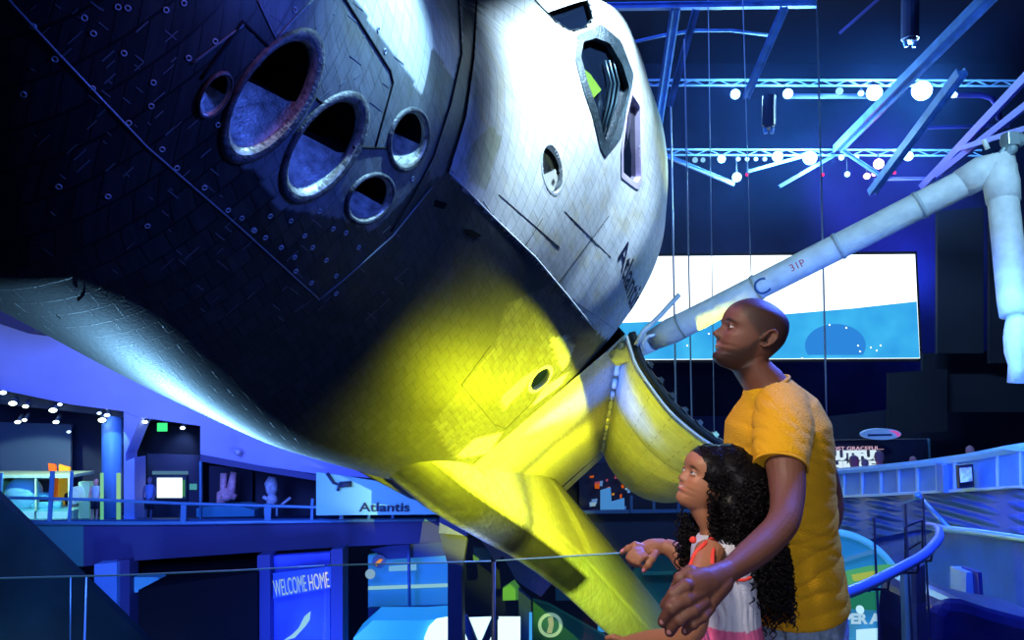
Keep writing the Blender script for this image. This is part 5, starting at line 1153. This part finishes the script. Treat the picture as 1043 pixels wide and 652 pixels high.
def nail(par, p, d, nrm, w, ln, m):
    d = Vector(d).normalized(); nrm = Vector(nrm); nrm = (nrm - d * nrm.dot(d)).normalized(); s_ = d.cross(nrm)
    v = [Vector(p) + s_ * (w * math.cos(t)) + d * (ln * math.sin(t)) + nrm * (.0012 + .0012 * (1 - math.cos(t) ** 2)) for t in np.linspace(0, 2 * PI, 14, endpoint=False)]
    MB().add(v + [Vector(p) + nrm * .0035], [(k, (k + 1) % 14, 14) for k in range(14)]).build('fingernail', m, par, smooth=True)
def ground(x, y): return Vector((x, y, 0))

# ---------------------------------------------------------------- the man
MD = 2.25
pm_ = math.radians(17); yw = math.radians(4)
fm = Vector((-math.cos(yw) * math.cos(pm_), -math.sin(yw) * math.cos(pm_), math.sin(pm_))); um = Vector((math.sin(pm_), 0, math.cos(pm_)))
mh = Head(fm, um, W(725.8, 338.5, MD) - fm * .1085 - um * .0865, 1.0, smile=.35)
mb = MB(); mh.build(mb)
# neck, shoulders, torso
mb.tube([mh.M @ Vector((-.018, 0, .075)), mh.M @ Vector((-.02, 0, .03)), W(777, 388, MD), W(785, 405, MD + .0), W(790, 425, MD)], [.056, .055, .058, .070, .10], 24, ry=[.052, .053, .058, .075, .12])
TS = [(402, 785, .055, .10), (415, 789, .095, .17), (430, 791, .120, .20), (455, 792, .130, .195), (500, 796, .128, .175), (550, 799, .128, .165), (600, 805, .128, .165), (640, 810, .130, .172)]
mb.tube([W(x, y, MD) for y, x, a, b_ in TS] + [W(812, 690, MD)], [a for y, x, a, b_ in TS] + [.12], 32, ry=[b_ for y, x, a, b_ in TS] + [.16], up=(1, 0, 0))
for sg, dd in ((1, -.02), (-1, .06)):      # legs
    q = W(812, 690, MD); hx, hy = q.x + .0, q.y - .09 * sg
    mb.tube([Vector((hx, hy, .86)), Vector((hx + .01, hy, .5)), Vector((hx + .05, hy, .1)), Vector((hx + .05, hy, .04))], [.095, .062, .042, .04], 16)
    mb.tube([Vector((hx + .09, hy, .045)), Vector((hx, hy - .01, .04)), Vector((hx - .15, hy - .02, .03))], [.038, .042, .03], 12)
# left arm, reaching round the girl
LA = cr(path((799, 428, 2.12), (799, 462, 2.02), (802, 500, 1.95), (798, 530, 1.88), (780, 552, 1.83), (758, 570, 1.78), (741, 583, 1.74)), 5)
rr = np.interp(np.linspace(0, 1, len(LA)), [0, .2, .42, .58, .72, .88, 1], [.060, .050, .039, .037, .036, .030, .026])
mb.tube(LA, list(rr), 20, ry=list(rr * np.interp(np.linspace(0, 1, len(LA)), [0, .8, 1], [1, 1, .85])))
# left hand, gripping her upper arm
mb.tube(cr(path((741, 583, 1.74), (728, 590, 1.71), (714, 596, 1.68), (702, 601, 1.665)), 4), [.029] * 3 + [.032] * 4 + [.036] * 4 + [.036, .03], 18, ry=[.024] * 7 + [.022] * 6)
mb.tube(cr(path((738, 590, 1.73), (726, 604, 1.70), (716, 620, 1.68)), 4), [.024, .026, .026, .026, .025, .024, .022, .02, .016], 14)
finger(mb, [(716, 588, 1.70), (703, 583, 1.69), (693, 590, 1.69), (685, 604, 1.70)], .0155, .0105)   # thumb
finger(mb, [(712, 594, 1.68), (698, 597, 1.65), (686, 606, 1.645), (677, 616.5, 1.66)], .0150, .0112)
finger(mb, [(714, 603, 1.67), (699, 611, 1.64), (684, 619, 1.63), (675, 634, 1.65)], .0155, .0115)
finger(mb, [(718, 612, 1.67), (706, 622, 1.64), (692, 631, 1.63), (682, 644, 1.65)], .0150, .0110)
finger(mb, [(724, 618, 1.68), (716, 628, 1.65), (706, 635, 1.64), (698, 643, 1.655)], .0130, .0095)
# right arm, elbow bent behind
RA = cr(path((803, 430, 2.42), (830, 462, 2.48), (843, 500, 2.50), (846, 522, 2.48), (838, 545, 2.44), (818, 570, 2.42)), 5)
rr = np.interp(np.linspace(0, 1, len(RA)), [0, .3, .6, 1], [.055, .045, .038, .028]); mb.tube(RA, list(rr), 16)
mb.tube(path((818, 570, 2.42), (805, 584, 2.42)), [.028, .036], 12); 
for k in range(4): finger(mb, [(805 - k * 2, 582 + k * 4, 2.42 - .004 * k), (794 - k, 590 + k * 4, 2.42), (788 - k, 600 + k * 4, 2.42)], .010, .0075)
finger(mb, [(812, 576, 2.40), (800, 577, 2.38), (792, 582, 2.38)], .011, .008)
mm = fuse(mb, .0030, 3)
BASE = (.165, .066, .044)
def mpaint(co):
    c, inh = mh.colour(co, BASE, (.38, .13, .12), hairc=(.035, .022, .026), beard=.8)
    return c
paint(mm, mpaint)
man = link('person', mm, skin_mat('skin_man', .56), label='tall man in a yellow t-shirt and pale jeans looking up, arm round the girl', cat='person', smooth=True)
SHR = mat('tshirt_yellow', (.90, .46, .004), .85, bump=.5, bscale=260)
sb_ = MB()
sT = [(391, 782, .066, .075), (400, 784, .080, .11), (412, 788.5, .110, .178), (430, 790.5, .136, .212), (455, 791.5, .144, .206), (500, 795, .141, .188), (550, 798.5, .143, .180), (590, 804, .147, .182), (618, 808, .149, .184)]
cs_ = [W(x, y, MD) for y, x, a, b_ in sT]
sb_.tube(cs_, [a for y, x, a, b_ in sT], 48, ry=[b_ for y, x, a, b_ in sT], up=(1, 0, 0))
sl = cr(path((797, 412, 2.18), (798, 432, 2.10), (796, 455, 2.04), (795, 474, 2.005)), 5)
sb_.tube(sl, list(np.interp(np.linspace(0, 1, len(sl)), [0, .4, 1], [.075, .078, .066])), 28)
sr = cr(path((802, 412, 2.36), (818, 440, 2.44), (832, 462, 2.47)), 5)
sb_.tube(sr, list(np.interp(np.linspace(0, 1, len(sr)), [0, 1], [.07, .062])), 24)
sm2 = fuse(sb_, .0045, 8)
# folds: gentle ridges running from the armpit and round the waist
def folds(me, amp, pts, seed=1.):
    n = len(me.vertices); co = np.zeros(n * 3); me.vertices.foreach_get('co', co); co = co.reshape(-1, 3); no = np.zeros(n * 3); me.vertices.foreach_get('normal', no); no = no.reshape(-1, 3)
    d = np.zeros(n)
    for (c, dirv, wl, R_, a) in pts:
        c = np.array(c); dv = np.array(dirv, float); dv /= np.linalg.norm(dv); r = co - c; w = np.exp(-(np.linalg.norm(r, axis=1) / R_) ** 2); ph = r @ dv
        wob = np.array([noise.noise(Vector(q) * 9 * seed) for q in co[:: max(1, 1)]]) * .9 if n < 90000 else 0
        d += a * w * (np.abs(np.sin(ph / wl * PI + wob * 2.5)) ** .7 - .5)
    co += no * d[:, None] * amp; me.vertices.foreach_set('co', co.ravel()); me.update()
ap = W(800, 480, 2.1); wa = W(820, 590, 2.1); chs = W(770, 440, 2.1)
folds(sm2, 1., [(ap, (.3, 0, 1), .035, .12, .007), (wa, (-.5, 0, 1), .05, .16, .009), (chs, (.8, 0, .6), .04, .10, .006), (W(830, 540, 2.1), (.2, 0, 1), .055, .14, .007), (W(800, 440, 2.05), (.9, 0, .45), .03, .06, .004)])
shirt = link('tshirt', sm2, SHR, man, smooth=True, label='yellow crew-neck t-shirt')
# seams of the shirt
def ringtube(cen, ax, r, t, nm, m_, par, up=(1, 0, 0), ry=None, n=40):
    t_ = Vector(ax).normalized(); a = Vector(up); a = (a - t_ * a.dot(t_)).normalized(); b_ = t_.cross(a)
    MB().tube([Vector(cen) + a * math.cos(q) * r + b_ * math.sin(q) * (ry or r) for q in np.linspace(0, 2 * PI, n)], t, 8).build(nm, m_, par, smooth=True)
ringtube(W(781, 391.5, MD), W(777, 380, MD) - W(785, 400, MD), .063, .0055, 'collar', mat('collar_yellow', (.78, .40, .008), .85), shirt, ry=.070)
ringtube(sl[-1] + (sl[-1] - sl[-4]) * .12, sl[-1] - sl[-4], .066, .0035, 'sleeve_hem', mat('collar_yellow'), shirt)
# jeans
jb = MB(); jb.tube([W(808, 606, MD), W(808, 640, MD), W(810, 690, MD)], [.137, .140, .137], 32, ry=[.174, .178, .178], up=(1, 0, 0))
for sg in (1, -1):
    q = W(812, 690, MD); hx, hy = q.x, q.y - .09 * sg
    jb.tube([Vector((hx, hy, .82)), Vector((hx + .01, hy, .5)), Vector((hx + .05, hy, .10))], [.115, .088, .075], 20)
jm = fuse(jb, .006, 6); folds(jm, 1., [(W(800, 650, 2.1), (1, 0, .15), .03, .14, .008), (W(845, 660, 2.1), (1, 0, -.3), .04, .12, .007)], 1.3)
jeans = link('jeans', jm, mat('denim_pale', (.24, .34, .52), .8, noise_amt=.35, nscale=30, bump=.5, bscale=150), man, smooth=True, label='pale blue jeans')
def shoe(x, y, s, m_, par):
    return MB().tube([Vector((x + .10 * s, y, .05 * s)), Vector((x + .03 * s, y, .055 * s)), Vector((x - .08 * s, y, .04 * s)), Vector((x - .17 * s, y - .01, .03 * s))], [.045 * s, .05 * s, .046 * s, .03 * s], 14).build('shoe', m_, par, smooth=True)
for sg in (1, -1): shoe(W(812, 690, MD).x, W(812, 690, MD).y - .09 * sg, 1., mat('shoe_white', (.6, .6, .6), .5), man)
nm_ = mat('nail_man', (.55, .25, .25), .3)
nail(man, W(674.5, 633, 1.638), W(675, 637, 1.65) - W(684, 619, 1.63), W(660, 640, 1.5) - W(675, 634, 1.65), .0052, .0065, nm_)
nail(man, W(682, 643.5, 1.638), W(682, 646, 1.65) - W(692, 631, 1.63), W(670, 655, 1.5) - W(682, 644, 1.65), .0052, .0065, nm_)
nail(man, W(698, 642.5, 1.645), W(698, 645, 1.655) - W(706, 635, 1.64), W(690, 655, 1.5) - W(698, 643, 1.65), .0045, .0055, nm_)

# ---------------------------------------------------------------- the girl
GD = 2.05
pg = math.radians(20); yg = math.radians(14)
fg = Vector((-math.cos(yg) * math.cos(pg), -math.sin(yg) * math.cos(pg), math.sin(pg))); ug = Vector((math.sin(pg), 0, math.cos(pg)))
GS = .80
gh = Head(fg, ug, W(690.8, 485, GD) - fg * .101 * GS - ug * .0865 * GS, GS, child=True, smile=.8)
gb = MB(); gh.build(gb)
gb.tube([gh.M @ Vector((-.018, 0, .07)), gh.M @ Vector((-.012, 0, .02)), W(726, 533, GD + .01), W(732, 552, GD + .01), W(735, 565, GD)], [.040, .036, .037, .05, .07], 20, ry=[.036, .034, .036, .07, .10])
gT = [(548, 733, .050, .085), (560, 735, .066, .125), (580, 737, .072, .12), (610, 739, .070, .105), (640, 741, .070, .10), (690, 742, .085, .115)]
gb.tube([W(x, y, GD) for y, x, a, b_ in gT], [a for y, x, a, b_ in gT], 28, ry=[b_ for y, x, a, b_ in gT], up=(1, 0, 0))
q = W(742, 690, GD)
for sg in (1, -1):
    gb.tube([Vector((q.x, q.y - .06 * sg, q.z + .02)), Vector((q.x, q.y - .06 * sg, .4)), Vector((q.x + .02, q.y - .06 * sg, .05))], [.07, .045, .03], 14)
    gb.tube([Vector((q.x + .05, q.y - .06 * sg, .035)), Vector((q.x - .12, q.y - .07 * sg, .025))], [.03, .025], 10)
# near (left) arm
gl_ = cr(path((724, 563, 1.95), (716, 585, 1.88), (710, 612, 1.83), (706, 640, 1.82), (690, 650, 1.85), (662, 652, 1.92), (640, 656, 1.98)), 4)
gb.tube(gl_, list(np.interp(np.linspace(0, 1, len(gl_)), [0, .3, .5, .8, 1], [.040, .034, .030, .024, .020])), 16)
gb.tube(path((640, 656, 1.98), (628, 660, 2.0)), [.02, .028], 12)
for k in range(4): finger(gb, [(628, 655 + 3 * k, 2.0), (617, 655 + 4 * k, 2.02), (610, 660 + 4 * k, 2.03)], .0075, .0055)
finger(gb, [(634, 652, 1.98), (625, 649, 1.98), (618, 650, 1.99)], .008, .006)
# far (right) arm resting its hand on the glass
gr_ = cr(path((722, 560, 2.15), (712, 578, 2.20), (700, 576, 2.27), (688, 562, 2.31), (677, 556.5, 2.325)), 4)
gb.tube(gr_, list(np.interp(np.linspace(0, 1, len(gr_)), [0, .4, .8, 1], [.038, .032, .028, .023])), 16)
gb.tube(cr(path((677, 556.5, 2.325), (668, 557.5, 2.32), (659, 560, 2.315), (652, 561, 2.31)), 3), [.023, .023, .024, .026, .028, .028, .027, .025, .022, .018], 14, ry=[.019] * 10)
finger(gb, [(656, 558, 2.31), (647, 555.5, 2.30), (640, 559, 2.31), (633.5, 562.5, 2.32)], .0115, .0080)
finger(gb, [(655, 562, 2.29), (646, 561.5, 2.28), (641, 568, 2.28), (643.5, 574, 2.29)], .0110, .0080)
finger(gb, [(657, 565, 2.28), (649, 566, 2.27), (645, 571, 2.27), (647.5, 576, 2.28)], .0105, .0075)
finger(gb, [(659, 566, 2.27), (653, 569, 2.26), (650, 573, 2.26), (652, 576, 2.27)], .0095, .0070)
finger(gb, [(668, 562, 2.29), (664, 569, 2.27), (660, 575, 2.265), (655.5, 581, 2.27)], .0120, .0080)
gm_ = fuse(gb, .0028, 3)
GB = (.42, .18, .095)
def gpaint(co):
    c, inh = gh.colour(co, GB, (.62, .16, .15), browc=(.03, .012, .008)); return c
paint(gm_, gpaint)
girl = link('person', gm_, skin_mat('skin_girl', .5, .1), label='girl with long dark curly hair in a white and coral top, hand on the glass', cat='person', smooth=True)
nail(girl, W(634, 561, 2.305), W(633, 563, 2.32) - W(641, 558, 2.31), W(634, 540, 2.2) - W(634, 562, 2.32), .0045, .0055, mat('nail_pink', (.85, .3, .45), .3))
nail(girl, W(655.5, 580.5, 2.262), W(655, 583, 2.27) - W(661, 574, 2.265), Vector((0, -1, .1)), .0045, .0055, mat('nail_pink'))
# dress
db_ = MB(); dT = [(541, 731, .040, .060), (547, 732, .058, .090), (556, 734, .074, .118), (570, 736, .080, .122), (600, 738, .080, .118), (632, 741, .082, .118), (660, 742, .092, .13), (720, 744, .125, .16), (800, 745, .15, .19)]
db_.tube([W(x, y, GD) for y, x, a, b_ in dT], [a for y, x, a, b_ in dT], 40, ry=[b_ for y, x, a, b_ in dT], up=(1, 0, 0))
dm = fuse(db_, .0045, 5); folds(dm, 1., [(W(745, 600, 1.9), (.9, 0, .3), .03, .10, .006), (W(735, 645, 1.9), (1, 0, .05), .016, .09, .006)], 1.7)
def dpaint(co):
    z = co[:, 2]; zt = W(735, 631, GD).z; c = np.tile(np.array((.70, .72, .86)), (len(co), 1)); c[z < zt] = (.88, .16, .38); return c
paint(dm, dpaint)
dmat = skin_mat('dress_cloth', .8, .5); dmat.node_tree.nodes['Principled BSDF'].inputs['Subsurface Weight'].default_value = 0
dress = link('dress', dm, dmat, girl, smooth=True, label='white sleeveless top with coral trim and pink waist')
cor = mat('coral_trim', (.95, .07, .05), .7)
DB = BVHTree.FromPolygons([tuple(v.co) for v in dm.vertices], [tuple(p.vertices) for p in dm.polygons])
BB = BVHTree.FromPolygons([tuple(v.co) for v in gm_.vertices], [tuple(p.vertices) for p in gm_.polygons])
def ondress(px, py, off):
    r = ray(px, py).normalized(); best = None
    for T in (DB, BB):
        p, n, i, d = T.ray_cast(EYE, r)
        if p is not None and (best is None or d < best[1]): best = (p - r * off, d)
    return best[0] if best else W(px, py, GD - .1)
for pl in ([(735, 540), (729, 546), (718, 554), (708, 564), (703, 577)], [(734, 541), (729, 550), (726.5, 562), (726, 572), (729, 584)]):
    q = cr([ondress(x, y, .002) for x, y in pl], 5); MB().tube(q, .0050, 10).build('coral_binding', cor, dress, smooth=True)
q = [ondress(x, y, .001) for x, y in ((703, 548), (708, 546), (712, 549), (708, 553))]
MB().ball(ondress(706, 550, 0), .009, 10, 8).build('coral_knot', cor, dress, smooth=True)
q = cr([ondress(x, y, .002) for x, y in ((745, 585), (750, 590), (758, 591), (765, 588))], 4); MB().tube(q, .004, 8).build('coral_binding', cor, dress, smooth=True)
for k, (x0, y0, x1, y1) in enumerate(((716, 632, 722, 652), (713, 628, 718, 652))):
    q = [ondress(x0, y0, .004), ondress(x1, y1, .006), ondress(x1 + 2, y1 + 20, .006)]; MB().tube(q, .003, 6).build('waist_cord', mat('cord_pink', (.8, .2, .5), .6), dress, smooth=True)
for sg in (1, -1): shoe(W(742, 690, GD).x, W(742, 690, GD).y - .06 * sg, .72, mat('shoe_pink', (.7, .3, .4), .5), girl)
# hair: a full mass of curls
hb = MB()
def hp_(x, y, z): return gh.M @ Vector((x, y, z))
hb.ball(hp_(-.012, 0, .142), Vector((.102, .089, .088)) * GS, 28, 18, (gh.M.to_3x3().normalized()))
HM = [(742, 478, 2.07, 26), (752, 490, 2.07, 30), (762, 508, 2.07, 28), (765, 530, 2.07, 27), (768, 552, 2.06, 28), (775, 575, 2.05, 24), (783, 592, 2.04, 18), (745, 515, 2.04, 20), (750, 540, 2.03, 22), (757, 562, 2.02, 20)]
for x, y, d, r in HM: hb.ball(W(x, y, d), Vector((r, r * 1.1, r)) * (d / F), 16, 12)
hcore = fuse(hb, .005, 3); 
# clip the core off the face
HB = BVHTree.FromPolygons([tuple(v.co) for v in hcore.vertices], [tuple(p.vertices) for p in hcore.polygons])
curls = MB(); rnd = random.Random(11)
def curl(p, d, ln, R0, tr, turns, droop=.5):
    p = Vector(p); d = Vector(d).normalized(); pts = []; n = max(10, int(turns * 9)); ph = rnd.uniform(0, 6.3); sgn = rnd.choice((-1, 1)); dirs = d.copy(); c = p.copy()
    for k in range(n + 1):
        t = k / n; a = dirs.orthogonal().normalized(); b_ = dirs.cross(a); w = ph + sgn * turns * 2 * PI * t; R_ = R0 * (.35 + .65 * min(1, t * 3))
        pts.append(c + (a * math.cos(w) + b_ * math.sin(w)) * R_); c = c + dirs * (ln / n); dirs = (dirs + Vector((0, 0, -1)) * (droop / n * 2.2)).normalized()
    curls.tube(pts, [tr * (1 - .6 * (k / n) ** 2) for k in range(n + 1)], 5)
verts = [v.co.copy() for v in hcore.vertices]; nrm = [v.normal.copy() for v in hcore.vertices]
idx = list(range(len(verts))); rnd.shuffle(idx); cnt = 0
Mi = gh.M.inverted()
for i in idx:
    p, n_ = verts[i], nrm[i]; L_ = Mi @ p
    if L_.x > .047 + max(0, L_.z - .145) * .8: continue
    if n_.y > .35: continue
    px_, py_, d_ = pix(p)
    near = L_.z > .02 and (Vector((L_.x + .02, L_.y, L_.z - .14)).length < .115)
    if near:      # roots: follow the scalp backwards
        back = (gh.M.to_3x3() @ Vector((-1, 0, -.25))).normalized(); d = (back - n_ * back.dot(n_)).normalized(); curl(p - n_ * .003, d, rnd.uniform(.04, .08), .0045, .0026, rnd.uniform(1.5, 3), .8)
    else: curl(p - n_ * .006, n_ * .55 + Vector((0, 0, -1)), rnd.uniform(.05, .11), rnd.uniform(.005, .009), .0026, rnd.uniform(2.5, 4.5), .6)
    cnt += 1
    if cnt > 900: break
for k in range(46):     # locks framing the neck on the near side
    t = rnd.random(); x = 722 + 10 * t + rnd.uniform(-2, 3); y = 492 + 60 * t
    curl(W(x, y, 1.985 + rnd.uniform(-.01, .03)), Vector((rnd.uniform(-.25, .2), 0, -1)), rnd.uniform(.04, .09), rnd.uniform(.005, .009), .0021, rnd.uniform(2.5, 4))
for k in range(44):     # far side locks falling before the shoulder
    x = rnd.uniform(690, 711); y = rnd.uniform(517, 545); curl(W(x, y, rnd.uniform(2.1, 2.16)), Vector((rnd.uniform(-.12, .15), 0, -1)), rnd.uniform(.07, .15), rnd.uniform(.006, .011), .0026, rnd.uniform(3, 6), .2)
for k in range(34):     # loose ends at the bottom
    x = rnd.uniform(742, 798); y = rnd.uniform(570, 600); curl(W(x, y, rnd.uniform(1.98, 2.05)), Vector((rnd.uniform(-.3, .3), 0, -1)), rnd.uniform(.03, .06), rnd.uniform(.005, .009), .0024, rnd.uniform(2, 3))
HAIR = mat('hair_black', (.006, .005, .006), .38, spec=.5)
hv = [v.co.copy() for v in hcore.vertices]; hf = [tuple(p.vertices) for p in hcore.polygons]
hf = [f for f in hf if not ((Mi @ (sum((hv[i] for i in f), Vector()) / len(f))).x > .050 + max(0, (Mi @ (sum((hv[i] for i in f), Vector()) / len(f))).z - .145) * .8)]
curls.add(hv, hf)
curls.build('hair', HAIR, girl, smooth=True, label='long black curly hair')
light('SPOT', Vector((-1.1, .1, 3.3)), (1, .86, .72), 330, 'face_fill', .3, W(762, 470, 2.2), math.radians(33), .5)
light('AREA', W(1080, -60, 3.6), (.06, .14, 1), 300, 'blue_rim', .5, W(790, 350, 2.2))
light('AREA', W(250, -250, 3.2), (.75, .3, 1), 22, 'violet_kick', .4, W(720, 380, 2.2))

light('SPOT', Vector((.35, -.7, 1.7)), (.85, .9, 1), 85, 'front_fill', .3, W(755, 540, 2.1), math.radians(30), .7)
# ================================================================== LIGHT
S.view_settings.view_transform = 'Standard'; S.view_settings.look = 'None'; S.view_settings.gamma = 1; S.view_settings.exposure = 0
wd = bpy.data.worlds.new('world'); S.world = wd; wd.use_nodes = True
wd.node_tree.nodes['Background'].inputs[0].default_value = (.02, .05, .25, 1); wd.node_tree.nodes['Background'].inputs[1].default_value = .12
kt = hit(595, 225)[0]
light('SPOT', W(900, -500, 7.0), (.56, .80, 1), 9500, 'key', .25, kt, math.radians(38), .7)
light('SPOT', W(860, -700, 4.6), (.36, .72, 1), 5600, 'nose_wash', .06, hit(385, 85)[0], math.radians(21), .9)
# yellow spotlight; added black plates, shaped to the wanted edge, cut its beam
YL = O(575, 285, 350)
def wallhit(px, py, Y=105.6):
    r = ray(px, py); o = EYE - ORG; t = (Y * IN - o.dot(OP)) / r.dot(OP); return EYE + r * t
EDGE = [hit(*p)[0] for p in ((395, 200), (425, 222), (455, 240), (490, 262), (520, 290), (545, 316), (562, 336), (572, 352))] + [wallhit(*p) for p in ((588, 385), (598, 420), (605, 455), (606, 480), (603, 505))]
flag = [YL + (p - YL).normalized() * .7 for p in EDGE]
yt = wallhit(560, 470)
cvec = sum((q - YL for q in flag), Vector()) / len(flag); yd = (yt - YL).normalized() * .7
outv = (cvec - yd); outv = (outv - yd.normalized() * outv.dot(yd.normalized())).normalized()
lampe = empty('stage_spotlight', 'black plates added out of sight below the payload door to cut the yellow light', 'spotlight', loc=YL)  # holds only the added flags, no lamp body
fo = [YL + ((q - YL).normalized() + ((q - YL).normalized() - yd.normalized()) * 5.0) * .7 for q in flag]; nfl = len(flag)
bd_ = MB()
for k in range(nfl - 1): bd_.prism([flag[k], flag[k + 1], fo[k + 1], fo[k]], (YL - yt).normalized() * .01)
bd_.build('light_flag', mat('lamp_black', (.01, .01, .01), .6), lampe)
def yedge(P, far):  # more added plates, following hull and wing outlines to stop spill
    b = MB(); aim = (O(900, 150, 325) - YL).normalized(); q = [YL + (p - YL).normalized() * .68 for p in P]; o = [YL + ((p - YL).normalized() + ((p - YL).normalized() - aim) * far) * .68 for p in P]
    for k in range(len(P) - 1): b.prism([q[k], q[k + 1], o[k + 1], o[k]], -aim * .008)
    return b.build('light_flag', mat('lamp_black'), lampe)
yedge([O(236, 10, 330), O(300, 58, 236), O(380, 74, 238), O(435, 86, 246)] + [O(x, float(np.interp(x, LEK[:, 0], LEK[:, 1])) + 6, 254) for x in (440, 470, 540, 600, 660, 720, 800, 900, 960, 1010, 1100, 1180)] + [O(1250, 478, 300), O(1512, 478, 320)], 3.5)
yedge([O(1512, 478, 320), O(1525, 380, 330), O(1525, 250, 334), O(1525, 120, 345), O(1400, 106, 414)], 3.)
light('SPOT', YL, (.90, 1, .008), 9000, 'yellow_spot', .012, ang=math.radians(98), blend=.75, target=O(600, 106, 335))
light('SPOT', YL, (.93, 1, .02), 17000, 'yellow_spot_low', .012, ang=math.radians(50), blend=.8, target=O(960, 160, 325))
light('SPOT', W(820, 780, 10.0), (1, .88, .004), 13000, 'yellow_wash', .25, ang=math.radians(34), blend=.4, target=W(680, 480, 15))
light('SPOT', W(110, 720, 11.5), (.25, .6, 1), 5200, 'blue_wash', .05, W(235, 440, 7.2), math.radians(34), .9)
light('SPOT', W(300, 900, 11), (.02, .14, 1), 9000, 'blue_wash_wing', .4, W(480, 545, 13), math.radians(32), .8)
light('SPOT', W(1300, -300, 5), (.35, .7, 1), 1100, 'arm_light', .2, W(900, 230, 10), math.radians(60), .5)
